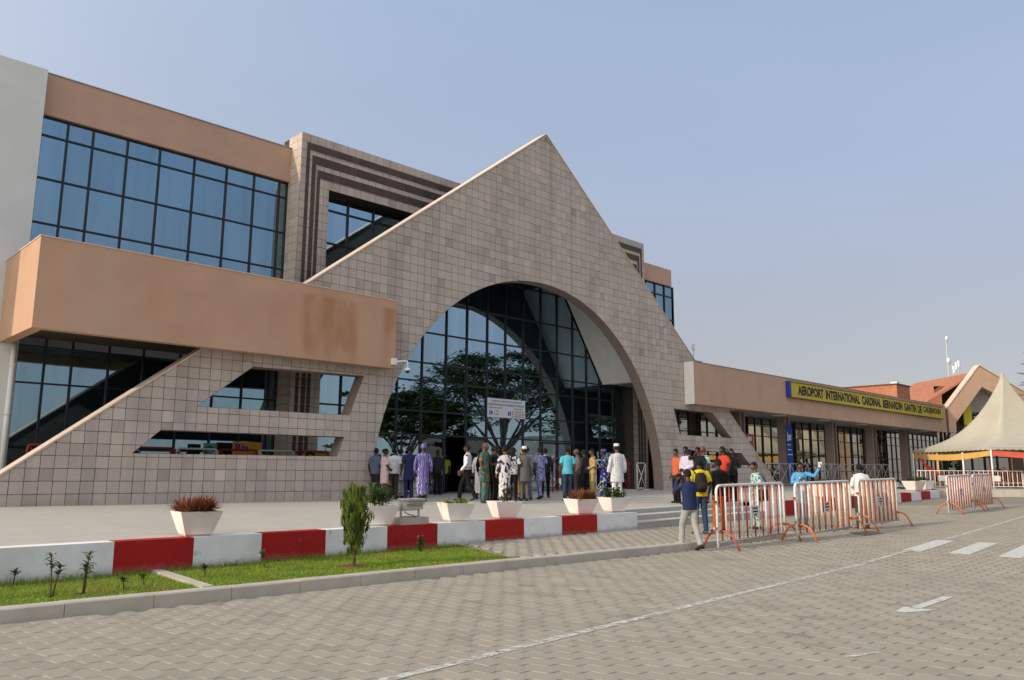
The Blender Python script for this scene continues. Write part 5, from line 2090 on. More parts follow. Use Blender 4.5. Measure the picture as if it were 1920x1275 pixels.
ARMS = {  # elbow, wrist for the right arm (x right, y forward); left mirrored
    'down': ((.25, -.04, 1.15), (.255, .05, .90)),
    'fore': ((.25, -.02, 1.15), (.23, .17, .93)),
    'back': ((.26, -.10, 1.17), (.27, -.14, .92)),
    'bend': ((.26, -.03, 1.15), (.20, .22, 1.12)),
    'clasp': ((.25, .0, 1.15), (.06, .20, 1.04)),
    'phone': ((.25, .06, 1.16), (.12, .27, 1.26)),
    'camera': ((.27, .17, 1.24), (.085, .27, 1.53)),
    'shoulder': ((.30, .16, 1.30), (.17, .24, 1.50)),
    'raise': ((.36, .12, 1.36), (.44, .26, 1.58)),
    'hip': ((.36, -.10, 1.18), (.20, -.02, 1.04)),
}


def hand_geom(mb, w, d, palm_in, m=0, curl=.5):
    """palm and five bent fingers; d: direction of the forearm, palm_in: towards the body"""
    d = d.normalized()
    n = (palm_in - d * palm_in.dot(d))
    if n.length < 1e-3: n = d.orthogonal()
    n.normalize()
    s = d.cross(n).normalized()
    mb.tube([w - d * .015, w + d * .02, w + d * .06, w + d * .095], [(.020, .026), (.017, .036), (.016, .043), (.013, .041)], 10, m, flat=tuple(n))
    for k, (o, ln) in enumerate(((-.033, .068), (-.011, .080), (.011, .076), (.032, .058))):
        p = w + d * .088 + s * o
        q = p + (d * (1 - curl * .4) + n * curl * .7).normalized() * ln * .5
        r = q + (d * (1 - curl) + n * curl * 1.2).normalized() * ln * .5
        mb.tube([p, q, r], [.0095, .009, .0065], 6, m)
    p = w + d * .03 - s * .034
    q = p + (d * .6 - s * .65 + n * .35).normalized() * .036
    r = q + (d * .85 - s * .1 + n * .4).normalized() * .032
    mb.tube([p, q, r], [.0125, .0105, .0075], 6, m)


def head_geom(mb, c, yaw, pitch, m_skin=0, m_white=1, m_dark=2, m_lip=3):
    """head centred at c, facing +y turned by yaw; eyes at half height, nose, mouth, ears, jaw"""
    R = Matrix.Rotation(yaw, 3, 'Z') @ Matrix.Rotation(pitch, 3, 'X')
    nu, nv = 20, 16
    rings = []
    for a in range(nv + 1):
        th = math.pi * min(max(a / nv, .02), .98)
        ring = []
        for q in range(nu):
            ph = 2 * math.pi * q / nu
            x, y, z = math.sin(th) * math.sin(ph), math.sin(th) * math.cos(ph), -math.cos(th)
            X, Y, Z = x * .076, y * .096, z * .118
            if z < -.1:  # jaw narrows, chin forward
                f = min(1, (-z - .1) / .9)
                X *= 1 - .30 * f
                Y = Y * (1 - .22 * f) + .018 * f
            if y > .55:
                if abs(x) < .32 and -.42 < z < .12: Y += .020 * (1 - abs(x) / .32) * math.sin((.12 - z) / .54 * math.pi) * 1.25
                if .12 < z < .32: Y += .004
                if .2 < abs(x) < .6 and -.08 < z < .14: Y -= .007
                if abs(x) < .35 and -.68 < z < -.42: Y += .006
            else:
                if z > -.2 and y < 0: Y *= 1.06
            ring.append(c + R @ Vector((X, Y, Z)))
        rings.append(ring)
    mb.rings(rings, m_skin)
    for sx in (-1, 1):
        def P(x, y, z): return c + R @ Vector((x, y, z))
        e = P(sx * .031, .079, .006)
        mb.ball(e, (.013, .013, .009), 8, 6, m_white)
        mb.ball(P(sx * .031, .0895, .006), (.006, .005, .006), 6, 4, m_dark)
        mb.tube([P(sx * .074, -.012, .028), P(sx * .086, -.020, .022), P(sx * .088, -.018, -.005), P(sx * .080, -.008, -.032), P(sx * .073, -.004, -.036)], [.008, .013, .013, .011, .006], 6, m_skin)
    mb.tube([c + R @ Vector((-.024, .084, -.058)), c + R @ Vector((0, .094, -.056)), c + R @ Vector((.024, .084, -.058))], [.004, .0085, .004], 6, m_lip)


def remeshed(name, mb, mtl, parent, voxel=.016, smooth=4):
    o = mb.build(name, mtl, parent, smooth=True, local=True)
    r = o.modifiers.new('remesh', 'REMESH')
    r.mode = 'VOXEL'
    r.voxel_size = voxel
    r.use_smooth_shade = True
    s = o.modifiers.new('smooth', 'SMOOTH')
    s.iterations = smooth
    s.factor = .5
    return o


def folds(rows, amp, freq, seed):
    """gather cloth rings into folds"""
    out = []
    for i, (p, rx, ry, a) in enumerate(rows):
        ring = []
        n = 40
        for q in range(n):
            t = 2 * math.pi * q / n
            k = 1 + amp * a * math.sin(freq * t + seed + i * .15) + amp * .5 * a * math.sin((freq * 2 + 1) * t + seed * 2)
            ring.append((p[0] + rx * k * math.cos(t), p[1] + ry * k * math.sin(t), p[2]))
        out.append(ring)
    return out


def person(label, pos, face, H, top=None, bottom=None, top_kind='shirt', sleeve='short', bottom_kind='trousers', arms=('down', 'down'), stride=0.0, hair='short', skin=0, head=(0, 0), lean=0.0, shoes=None, hat=None, group='people on the forecourt', build=1.0, wide=.0, neck_cloth=None):
    """face: compass of the body in degrees (0 = +X, 90 = +Y)"""
    t = thing('person', label, 'person', pos, RAD(face - 90), group)
    k = H / 1.75
    t.scale = (k, k, k)
    rnd = random.Random(sum(map(ord, label)))
    sk = SKINS[skin]
    body = MB()
    tilt = Matrix.Rotation(-lean, 3, 'X')
    hipc = Vector((0, 0, .93))

    def up(p):  # lean the upper body from the hips
        v = Vector(p) - hipc
        return hipc + tilt @ v
    bw = build
    # trunk
    loft(body, [(up((0, -.01, .86)), .150 * bw, .10), (up((0, 0, .96)), .158 * bw, .105), (up((0, .0, 1.08)), .138 * bw, .095), (up((0, .0, 1.22)), .158 * bw, .11), (up((0, -.005, 1.36)), .178 * bw, .108), (up((0, -.01, 1.445)), .145 * bw, .08), (up((0, -.005, 1.485)), .062, .06), (up((0, .008, 1.56)), .054, .056), (up((0, .015, 1.60)), .05, .05)])
    hc = up((0, .025, 1.632))
    head_geom(body, hc, head[0], head[1])
    arm_pts = []
    for si, sx in enumerate((1, -1)):
        e, w = ARMS[arms[si]]
        S = up((.178 * sx * bw, -.01, 1.425))
        E = up((e[0] * sx, e[1], e[2]))
        W = up((w[0] * sx, w[1], w[2]))
        loft(body, [(S, .050, .052), (lerp3(S, E, .45), .043, .046), (E, .036, .037), (lerp3(E, W, .3), .037, .039), (lerp3(E, W, .75), .028, .03), (W, .022, .027)], n=10, flat=(1, 0, 0))
        hand_geom(body, W, (W - E), Vector((-sx, .3, 0)), 0, .45 if arms[si] in ('down', 'back', 'fore') else .8)
        arm_pts.append((S, E, W))
    leg_pts = []
    for si, sx in enumerate((1, -1)):
        fy = stride * (.5 if sx > 0 else -.5)
        lift = .0
        A = Vector((.095 * sx + .03 * wide * sx * 3, fy, .085 + (max(0, -fy) * .22)))
        Hp = Vector((.088 * sx, 0, .92))
        K = (Hp + A) / 2 + Vector((0, .03 + abs(fy) * .16, .02))
        loft(body, [(Hp, .082, .09), (lerp3(Hp, K, .5), .072, .078), (K, .052, .056), (lerp3(K, A, .3), .052, .058), (lerp3(K, A, .8), .036, .04), (A, .034, .040)], n=10)
        leg_pts.append((Hp, K, A))
        heel = A + Vector((0, -.055, -.055))
        tilt_f = max(0, -fy) * .9
        toe = A + Vector((.012 * sx, .165, -.058 - tilt_f * .25))
        loft(body, [(heel, .028, .026), (A + Vector((0, -.02, -.045)), .034, .038), (A + Vector((.005 * sx, .06, -.052 - tilt_f * .08)), .039, .027), (toe - Vector((0, .04, 0)), .042, .020), (toe, .028, .014)], n=10, flat=(0, 0, 1))
    body.build('body', [sk, EYE, PUPIL, LIP], t, smooth=True, local=True)
    # shoes
    shm = MB()
    for Hp, K, A in leg_pts:
        sgn = 1 if A.x > 0 else -1
        tf = max(0, -A.y) * .9
        toe = A + Vector((.012 * sgn, .180, -.055 - tf * .25))
        loft(shm, [(A + Vector((0, -.068, -.05)), .03, .03), (A + Vector((0, -.03, -.038)), .041, .046), (A + Vector((.005 * sgn, .06, -.050 - tf * .08)), .046, .034), (toe - Vector((0, .05, 0)), .050, .028), (toe, .032, .018)], n=12, flat=(0, 0, 1))
    shm.build('shoes', shoes or RUBBER, t, smooth=True, local=True)
    # lower garment
    if bottom_kind == 'trousers' and bottom:
        mb = MB()
        loft(mb, [((0, 0, .84), .145 * bw, .112), (up((0, 0, .95)), .168 * bw, .12), (up((0, 0, 1.05)), .155 * bw, .112)], n=16)
        for Hp, K, A in leg_pts:
            end = A + Vector((0, -.005, .0))
            loft(mb, [(Hp + Vector((0, 0, .02)), .096, .108), (lerp3(Hp, K, .5), .088, .094), (K, .070, .075), (lerp3(K, A, .4), .066, .074), (lerp3(K, A, .85), .058, .070), (end - Vector((0, 0, .015)), .058, .074)], n=14)
        remeshed('trousers', mb, bottom, t)
    elif bottom_kind == 'skirt' and bottom:
        z1 = .48
        mb = MB()
        mb.rings(folds([(up((0, 0, 1.04)), .15 * bw, .11, .1), ((0, 0, .92), .178 * bw, .132, .2), ((0, 0, .75), .182, .14, .5), ((0, 0, z1), .165, .135, 1.0)], .05, 7, rnd.random() * 6), 0)
        mb.build('skirt', bottom, t, smooth=True, local=True)
    # upper garment
    if top:
        hem = {'shirt': .86, 'tucked': .98, 'tunic': .62, 'robe': .40, 'dress': .56, 'longdress': .20}[top_kind]
        mb = MB()
        g = .018
        rows = [(up((0, 0, 1.475)), .078, .072), (up((0, -.008, 1.445)), .158 * bw + g * .3, .092), (up((0, -.004, 1.36)), .192 * bw, .122), (up((0, 0, 1.22)), .180 * bw, .126), (up((0, 0, 1.08)), .172 * bw, .122), (up((0, 0, .97)), .182 * bw, .128)]
        if hem < .97: rows.append((up((0, 0, max(hem, .86))), .190 * bw, .136))
        if hem < .8:
            mid = (.86 + hem) / 2
            fl = {'tunic': (.205, .15), 'robe': (.225, .18), 'dress': (.175, .14), 'longdress': (.19, .165)}[top_kind]
            st = stride * .12
            rows += [((0, 0, mid), (.195 + fl[0]) / 2 * bw, (.14 + fl[1]) / 2 + st * .5), ((0, 0, hem), fl[0] * bw, fl[1] + st)]
        loft(mb, rows, n=22)
        for S, E, W in arm_pts:
            if sleeve == 'none': continue
            out = Vector((.01 if S.x > 0 else -.01, 0, 0))
            if sleeve == 'short':
                loft(mb, [(S - out * 3 + Vector((0, 0, .005)), .066, .066), (lerp3(S, E, .3), .066, .066), (lerp3(S, E, .82), .064, .066)], n=12, flat=(1, 0, 0))
            else:
                r1 = .05 if sleeve == 'long' else .075
                loft(mb, [(S - out * 3 + Vector((0, 0, .005)), .066, .066), (lerp3(S, E, .5), .058, .060), (E, .052, .054), (lerp3(E, W, .5), r1 * .95, r1), (lerp3(E, W, .95), r1 * .85, r1 * .9)], n=12, flat=(1, 0, 0))
        remeshed({'shirt': 'shirt', 'tucked': 'shirt', 'tunic': 'tunic', 'robe': 'robe', 'dress': 'dress', 'longdress': 'dress'}[top_kind], mb, top, t)
        if top_kind in ('shirt', 'tucked') and neck_cloth is not None:
            mb = MB(); mb.tube([up((.06 * math.cos(a), .058 * math.sin(a) - .004, 1.487 - .012 * math.sin(a))) for a in np.linspace(0, 2 * math.pi, 16)], .014, 6); mb.build('collar', neck_cloth, t, smooth=True, local=True)
    if top_kind == 'tucked' and bottom:
        mb = MB(); mb.tube([up((.172 * bw * math.cos(a), .125 * math.sin(a), 1.02)) for a in np.linspace(0, 2 * math.pi, 24)], (.008 if False else .014), 6); mb.build('belt', RUBBER, t, smooth=True, local=True)
    # hair, cap, wrap
    R = Matrix.Rotation(head[0], 3, 'Z') @ Matrix.Rotation(head[1], 3, 'X')

    def cap_geom(mb, sc, zc, drop=0.0, grow=1.0):
        rings = []
        for a in range(9):
            th = math.pi / 2 * a / 8
            ring = []
            for q in range(20):
                ph = 2 * math.pi * q / 20
                y = math.cos(ph)
                cut = zc + (.30 if y > .45 else .02 if y > -.2 else -.42) * .118 * grow
                zz = cut + (.118 * sc - cut) * math.sin(th)
                rr = math.sqrt(max(.0004, 1 - (zz / (.1185 * sc)) ** 2))
                ring.append(hc + R @ Vector((.0775 * sc * rr * math.sin(ph), (.098 * sc * rr * y - (.004 if y < 0 else 0)), zz)))
            rings.append(ring)
        mb.rings(rings, 0, cap=True)
    if hair in ('short', 'bald', 'bun', 'long'):
        if hair != 'bald':
            mb = MB()
            cap_geom(mb, 1.055 if hair == 'short' else 1.12, .012)
            if hair == 'bun':
                mb.ball(hc + R @ Vector((0, -.10, .05)), (.05, .045, .05), 12, 8)
            if hair == 'long':
                mb.tube([hc + R @ Vector((0, -.05, .05)), hc + R @ Vector((0, -.10, -.03)), hc + R @ Vector((0, -.105, -.16)), hc + R @ Vector((0, -.10, -.26))], [(.05, .08), (.045, .085), (.035, .08), (.015, .05)], 12, flat=(0, 1, 0))
            mb.build('hair', HAIR, t, smooth=True, local=True)
    if hat:
        kind, hm = hat
        mb = MB()
        if kind == 'kufi':
            rings = []
            for z, r in ((.035, 1.0), (.075, 1.02), (.115, .98), (.128, .86), (.132, .2)):
                rings.append([hc + R @ Vector((.084 * r * math.sin(2 * math.pi * q / 20), .104 * r * math.cos(2 * math.pi * q / 20) - .006, z + .012)) for q in range(20)])
            mb.rings(rings)
            mb.build('cap', hm, t, smooth=True, local=True)
        else:
            cap_geom(mb, 1.22, .03)
            mb.ball(hc + R @ Vector((.02, -.02, .11)), (.07, .08, .05), 12, 8)
            mb.tube([hc + R @ Vector((.088 * math.sin(a), .105 * math.cos(a) - .005, .045 + .02 * math.cos(a))) for a in np.linspace(0, 2 * math.pi, 20)], .022, 6)
            mb.build('headwrap', hm, t, smooth=True, local=True)
    t['_arms'] = 1
    del t['_arms']
    return t, arm_pts, k, up


def wpt(t, k, v):
    """a point of a figure in the world"""
    return t.matrix_basis @ Vector(v)


C_WHITE = cloth('white_cotton', (.66, .66, .67)); C_BLACK = cloth('black_cotton', (.013, .013, .014)); C_NAVY = cloth('navy_cotton', (.022, .03, .085))
C_JEAN = cloth('denim', (.035, .055, .10)); C_GREY = cloth('grey_cotton', (.13, .125, .12)); C_LGREY = cloth('pale_grey_twill', (.33, .32, .31)); C_BROWN = cloth('brown_cotton', (.07, .045, .035))
C_PINK = cloth('pink_cotton', (.60, .42, .46)); C_CYAN = cloth('turquoise_cotton', (.10, .46, .56)); C_YEL = cloth('yellow_cotton', (.62, .47, .02)); C_RED = cloth('red_cotton', (.55, .055, .03))
C_DRED = cloth('dark_red_cotton', (.22, .012, .018)); C_ORG = cloth('rust_orange_cotton', (.38, .12, .035)); C_LAV = cloth('pale_lilac_cotton', (.52, .46, .56)); C_MINT = cloth('mint_cotton', (.36, .58, .50))
C_SKY = cloth('light_blue_cotton', (.10, .34, .60)); C_OLIVE = cloth('dark_olive_cotton', (.06, .058, .04)); C_TAN = pattern('tan_print', [(.40, .27, .11), (.46, .33, .15), (.33, .22, .09)], 22, 'noise'); C_DGREY = cloth('charcoal_cotton', (.03, .03, .033))
PR_PURPLE = pattern('purple_white_print', [(.09, .07, .25), (.12, .10, .30), (.45, .45, .60), (.08, .06, .22)], 2.6, 'wave', (1.2, 1.2, .35))
PR_TEAL = pattern('teal_olive_print', [(.03, .13, .14), (.05, .17, .17), (.30, .15, .03), (.04, .10, .09)], 15, 'voronoi')
PR_BW = pattern('black_white_print', [(.60, .56, .55), (.62, .58, .57), (.04, .03, .05), (.58, .55, .54), (.06, .05, .12)], 19, 'voronoi', (1, 1, .6))
PR_ROSE = pattern('grey_rose_green_print', [(.13, .17, .17), (.17, .20, .20), (.30, .07, .12), (.09, .33, .27), (.14, .17, .18)], 13, 'noise')
PR_LILAC = pattern('lilac_print', [(.30, .30, .52), (.33, .33, .55), (.11, .11, .27)], 20, 'voronoi')
PR_BLUEY = pattern('blue_yellow_print', [(.012, .03, .22), (.015, .04, .28), (.01, .03, .2), (.012, .03, .24), (.40, .38, .06)], 17, 'voronoi')
PR_WHITEBK = pattern('white_black_print', [(.64, .64, .66), (.66, .66, .68), (.05, .05, .06), (.62, .62, .64)], 5, 'wave', (1, 1, .5))
PR_TROP = pattern('teal_white_print', [(.05, .17, .19), (.52, .58, .58), (.16, .33, .34), (.6, .64, .62)], 14, 'noise')
PR_CHECK = pattern('pale_check', [(.42, .42, .36), (.50, .49, .42), (.30, .31, .27)], 18, 'voronoi')
PR_STRIPE = pattern('black_white_stripe', [(.66, .65, .63), (.03, .03, .03), (.66, .65, .63)], 3.2, 'wave', (0, 0, 5))
PR_BWTOP = pattern('white_dot_print', [(.55, .55, .56), (.10, .10, .11), (.55, .55, .56)], 24, 'voronoi')
KAMP = 'people at the entrance'
FP = lambda x, y: (x, y, pz(x, y) + .004)
PEOPLE = {}


def P_(key, label, x, y, *a, z=None, **kw):
    PEOPLE[key] = person(label, (x, y, pz(x, y) + .004 if z is None else z), *a, **kw)


P_('pink', 'woman in a short pale pink dress with crossed arms, leftmost at the arch', 15.75, 22.35, -15, 1.68, C_PINK, None, 'dress', 'short', None, ('clasp', 'clasp'), hair='bun', skin=1, group=KAMP)
P_('wshirt', 'person in white shirt and brown trousers beside the woman in pink', 16.6, 23.0, 60, 1.74, C_WHITE, C_BROWN, arms=('down', 'bend'), skin=2, group=KAMP)
P_('check', 'person in a pale checked long shirt behind the man in navy', 17.4, 23.7, 80, 1.74, PR_CHECK, C_LGREY, 'tunic', 'short', skin=0, group=KAMP)
P_('navy', 'man in a navy two-piece next to the purple robe', 16.65, 22.2, 75, 1.80, C_NAVY, C_NAVY, 'tunic', 'short', arms=('bend', 'down'), skin=2, group=KAMP)
P_('purple', 'person in purple and white patterned robe and matching headwrap, holding a black bag', 16.0, 20.6, 60, 1.80, PR_PURPLE, None, 'longdress', 'long', None, ('down', 'down'), hair=None, hat=('wrap', PR_PURPLE), skin=2, group=KAMP)
P_('walk', 'man in white shirt and black trousers walking left with a red phone', 17.3, 19.95, 128, 1.80, C_WHITE, C_BLACK, 'tucked', 'long', arms=('fore', 'fore'), stride=.55, skin=0, head=(.15, 0), neck_cloth=C_WHITE, group=KAMP)
P_('wrobe', 'person in a plain white robe half hidden by the walking man', 18.7, 20.9, 40, 1.70, C_WHITE, None, 'longdress', 'long', None, skin=2, group=KAMP)
P_('teal', 'man in a teal and olive patterned outfit standing behind the walking man', 16.95, 18.75, -60, 1.84, PR_TEAL, PR_TEAL, 'tunic', 'short', arms=('down', 'bend'), hair='bald', skin=1, build=1.12, group=KAMP)
P_('black', 'man all in black between two patterned outfits', 17.5, 18.85, -35, 1.76, C_BLACK, C_BLACK, skin=2, arms=('down', 'phone'), group=KAMP)
P_('bwdress', 'woman in a black and white patterned long dress with bare feet in sandals', 17.3, 18.2, 70, 1.74, PR_BW, None, 'longdress', 'long', None, ('bend', 'down'), hair='bun', skin=1, shoes=cloth('sandal_brown', (.12, .06, .03)), group=KAMP)
P_('dots', 'woman with long black hair in a white dotted top and black trousers', 18.6, 19.2, 40, 1.72, PR_BWTOP, C_BLACK, arms=('bend', 'bend'), hair='long', skin=1, group=KAMP)
P_('rose', 'man in a grey outfit with rose and green print', 19.45, 19.4, 55, 1.78, PR_ROSE, PR_ROSE, arms=('down', 'down'), wide=.6, skin=2, group=KAMP)
P_('lilac', 'man in a lilac patterned tunic stepping away', 20.1, 19.4, 75, 1.76, PR_LILAC, PR_LILAC, 'tunic', 'short', arms=('fore', 'back'), stride=.4, skin=2, group=KAMP)
P_('suit', 'man in a black suit with white collar behind the lilac tunic', 21.2, 20.2, 40, 1.76, C_BLACK, C_BLACK, 'shirt', 'long', arms=('fore', 'down'), stride=.4, skin=2, neck_cloth=C_WHITE, group=KAMP)
P_('cyan', 'man in a turquoise shirt and dark trousers seen from behind', 20.5, 18.5, 60, 1.78, C_CYAN, C_JEAN, arms=('down', 'down'), stride=.1, skin=1, wide=.2, group=KAMP)
P_('grey', 'man in a grey shirt facing left beside the turquoise shirt', 21.9, 19.3, 140, 1.74, C_GREY, C_DGREY, arms=('bend', 'down'), skin=1, hair='bald', group=KAMP)
P_('dark', 'person in dark clothes in the shade behind the tan outfit', 23.1, 20.0, 100, 1.74, C_DGREY, C_BLACK, sleeve='long', skin=2, group=KAMP)
P_('tan', 'man in a tan long-sleeved outfit with hands clasped', 22.35, 18.95, 145, 1.75, C_TAN, C_TAN, 'shirt', 'long', arms=('clasp', 'clasp'), skin=1, build=1.1, group=KAMP)
P_('blueyel', 'man in a bright blue outfit with yellow print and a blue cap', 21.6, 17.8, 120, 1.72, PR_BLUEY, PR_BLUEY, 'tunic', 'short', arms=('down', 'bend'), stride=.25, hair='short', hat=('kufi', cloth('blue_cap', (.07, .07, .25))), skin=2, group=KAMP)
P_('wpat', 'tall man in a white robe with black print and a striped cap', 21.1, 16.85, 65, 1.90, PR_WHITEBK, C_WHITE, 'tunic', 'wide', arms=('down', 'down'), hair='short', hat=('kufi', PR_STRIPE), skin=1, build=1.08, group=KAMP)
P_('doorman', 'dim figure in yellow-green top standing in the open doorway', 22.35, 27.3, -120, 1.76, cloth('yellow_green_cotton', (.30, .33, .03)), C_BLACK, skin=2, group=KAMP, z=TZ + .02)
P_('doorside', 'dim figure in dark clothes in front of the left door leaf', 20.6, 25.6, -100, 1.78, C_DGREY, C_BLACK, sleeve='long', skin=2, group=KAMP)
P_('edge', 'person in blue-grey clothes half hidden by the left foot of the arch', 15.9, 23.1, 20, 1.72, cloth('blue_grey_cotton', (.10, .12, .18)), C_DGREY, sleeve='short', skin=2, group=KAMP)
P_('behind1', 'man in a dark brown shirt behind the black and white dress', 18.2, 19.7, -20, 1.76, C_BROWN, C_BLACK, skin=2, arms=('bend', 'down'), group=KAMP)
P_('behind2', 'woman in a cream top between the dotted top and the rose print', 19.4, 20.2, 70, 1.66, cloth('cream_cotton', (.50, .44, .36)), C_DGREY, hair='bun', skin=1, group=KAMP)
P_('behind3', 'man in a dark green shirt behind the rose print', 20.3, 20.9, 50, 1.78, cloth('dark_green_cotton', (.025, .06, .04)), C_BLACK, skin=2, group=KAMP)
P_('behind7', 'man in a white cap and grey tunic between the dotted top and the rose print', 18.95, 19.0, 60, 1.75, C_GREY, C_GREY, 'tunic', 'long', skin=2, hat=('kufi', C_WHITE), group=KAMP)
P_('behind8', 'woman in an ochre wrap just left of the lilac tunic', 19.85, 20.0, 85, 1.66, cloth('ochre_cotton', (.36, .20, .04)), C_BROWN, 'longdress', 'short', None, hair=None, hat=('wrap', cloth('ochre_wrap', (.34, .18, .04))), skin=1, group=KAMP)
P_('behind9', 'man in a black waistcoat between the teal outfit and the black and white dress', 17.75, 19.6, 30, 1.78, C_BLACK, C_DGREY, sleeve='long', skin=1, group=KAMP)
P_('behind4', 'man in a charcoal jacket looking in at the right door', 24.6, 21.6, 95, 1.78, C_DGREY, C_DGREY, sleeve='long', skin=2, group=KAMP)
P_('behind5', 'woman in a maroon dress standing behind the navy two-piece', 18.0, 23.2, 110, 1.64, cloth('maroon_cotton', (.16, .02, .03)), None, 'dress', 'short', None, hair='bun', skin=2, group=KAMP)
P_('behind6', 'man in a pale blue shirt behind the grey shirt', 23.2, 20.9, 130, 1.74, cloth('pale_blue_cotton', (.30, .38, .50)), C_DGREY, sleeve='long', skin=2, group=KAMP)
# group at the steps
KG = 'people at the steps and behind the barriers'
P_('orangew', 'woman in an orange top at the left of the group on the steps', 23.1, 15.9, 160, 1.80, cloth('orange_cotton', (.50, .12, .05)), C_BLACK, sleeve='short', skin=1, hair='short', group=KG)
P_('lav', 'man in a pale lilac shirt with folded arms on the steps', 22.8, 15.3, 170, 1.88, C_LAV, C_BLACK, 'shirt', 'long', arms=('clasp', 'clasp'), skin=2, group=KG)
P_('stepdark', 'man in a dark grey shirt between the lilac and mint shirts', 24.5, 16.3, 150, 1.80, C_DGREY, C_BLACK, skin=2, group=KG)
P_('stepbrown', 'woman in a brown headwrap behind the red-orange shirt', 25.3, 16.3, 175, 1.74, C_BROWN, C_DGREY, sleeve='long', hair=None, hat=('wrap', C_BROWN), skin=1, group=KG)
P_('photo', 'photographer in a navy shirt and pale grey trousers, one heel raised', 15.55, 10.38, 72, 1.77, C_NAVY, C_LGREY, 'shirt', 'long', arms=('camera', 'camera'), stride=-.42, skin=0, head=(.12, 0), lean=.05, group=KG, z=gz(15.5) + .002, shoes=cloth('dark_shoe', (.02, .02, .03)))
P_('yellow', 'man in a yellow shirt and jeans with a dark backpack', 18.0, 11.7, 55, 1.90, C_YEL, C_JEAN, 'shirt', 'short', arms=('bend', 'bend'), skin=2, wide=.35, group=KG, z=sz(18.0, 11.7) + .004, shoes=cloth('grey_shoe', (.10, .10, .13)))
P_('mint', 'man in a pale mint shirt behind the yellow shirt', 24.0, 15.4, 150, 1.92, C_MINT, C_LGREY, 'shirt', 'short', skin=1, hair='bald', group=KG)
P_('mintdark', 'man in a dark shirt looking left beside the mint shirt', 23.6, 15.35, 165, 1.88, C_DGREY, C_BLACK, 'shirt', 'short', skin=2, group=KG)
P_('blackt', 'man in a black shirt and rust-orange trousers behind the nearest barrier', 18.9, 11.7, 65, 1.90, C_BLACK, C_ORG, 'shirt', 'short', skin=2, head=(.6, 0), wide=.4, group=KG, z=sz(19, 11.8) + .004)
P_('red', 'man in a red-orange shirt and dark red trousers on the steps', 25.3, 15.45, 160, 1.93, C_RED, C_DRED, 'shirt', 'short', arms=('bend', 'down'), skin=2, group=KG)
P_('cameraman', 'cameraman in black with a big video camera on his shoulder', 25.95, 15.5, -160, 1.87, C_DGREY, C_BLACK, 'shirt', 'long', arms=('shoulder', 'bend'), skin=1, group=KG)
P_('tropic', 'man in a teal and white patterned shirt with a shoulder bag', 20.8, 11.7, 140, 1.84, PR_TROP, PR_TROP, 'shirt', 'short', arms=('bend', 'bend'), skin=1, hair='short', head=(.2, 0), group=KG, z=sz(20.95, 11.75) + .004)
P_('skyblue', 'man in a light blue outfit raising a white phone', 22.95, 11.45, -130, 1.88, C_SKY, cloth('deeper_blue_cotton', (.05, .19, .38)), 'tunic', 'long', arms=('phone', 'raise'), skin=0, head=(-.1, 0), group=KG, z=sz(22.95, 11.45) + .004)
P_('white', 'man in a white shirt and dark olive trousers seen from behind at the third barrier', 23.95, 10.1, 48, 1.87, C_WHITE, C_OLIVE, 'shirt', 'long', arms=('clasp', 'clasp'), skin=2, group=KG, z=gz(24.05) + .004, shoes=cloth('red_brown_shoe', (.20, .04, .02)), wide=.3)
P_('guard', 'guard in a pale grey shirt standing in front of the wing glazing', 55.3, 25.4, -130, 1.75, cloth('pale_grey_shirt', (.36, .37, .38)), C_BLACK, arms=('hip', 'hip'), skin=2, group='people by the wing')


# things people hold
def held(name, label, cat, loc, rz, group=None):
    return thing(name, label, cat, loc, rz, group)


t, ap, k, up = PEOPLE['photo']
p = t.matrix_basis @ ((ap[0][2] + ap[1][2]) / 2 + Vector((0, .04, .06)))
q = held('stills_camera', 'black camera with long lens held up by the photographer', 'camera', p, t.rotation_euler.z)
mb = MB(); mb.box(-.08, -.04, -.05, .08, .04, .05); mb.box(-.03, -.03, .05, .03, .03, .08); mb.build('camera_body', BLACK, q, local=True)
mb = MB(); mb.tube([(0, .03, 0), (0, .10, 0), (0, .2, 0), (0, .22, 0)], [.036, .038, .046, .05], 14); mb.build('lens', BLACK, q, local=True)

t, ap, k, up = PEOPLE['cameraman']
p = t.matrix_basis @ up((.14, .12, 1.56))
q = held('video_camera', 'big black shoulder video camera carried by the cameraman', 'camera', p, t.rotation_euler.z)
mb = MB(); mb.box(-.07, -.22, -.08, .07, .16, .10); mb.build('camera_body', BLACK, q, local=True)
mb = MB(); mb.tube([(0, .15, .02), (0, .26, .02), (0, .36, .02)], [.05, .055, .075], 14); mb.build('lens', BLACK, q, local=True)
mb = MB(); mb.tube(arc_path([(0, -.18, .1), (0, -.16, .19), (0, .1, .19), (0, .14, .1)], .05), .014, 6); mb.build('handle', BLACK, q, local=True)
mb = MB(); mb.box(-.16, .06, .0, -.075, .13, .06); mb.build('viewfinder', BLACK, q, local=True)
mb = MB(); mb.box(-.06, -.34, -.07, .06, -.225, .08); mb.build('battery', BLACK, q, local=True)
q = held('video_camera', 'black video camera held low between the lilac shirt and the yellow shirt', 'camera', (22.95, 14.95, pz(23, 15.2) + 1.48), RAD(60))
mb = MB(); mb.box(-.08, -.2, -.08, .08, .16, .10); mb.build('camera_body', BLACK, q, local=True)
mb = MB(); mb.tube([(0, .15, .02), (0, .32, .02)], [.05, .07], 14); mb.build('lens', BLACK, q, local=True)
mb = MB(); mb.tube(arc_path([(0, -.16, .1), (0, -.14, .19), (0, .1, .19), (0, .14, .1)], .05), .014, 6); mb.build('handle', REDM, q, local=True)

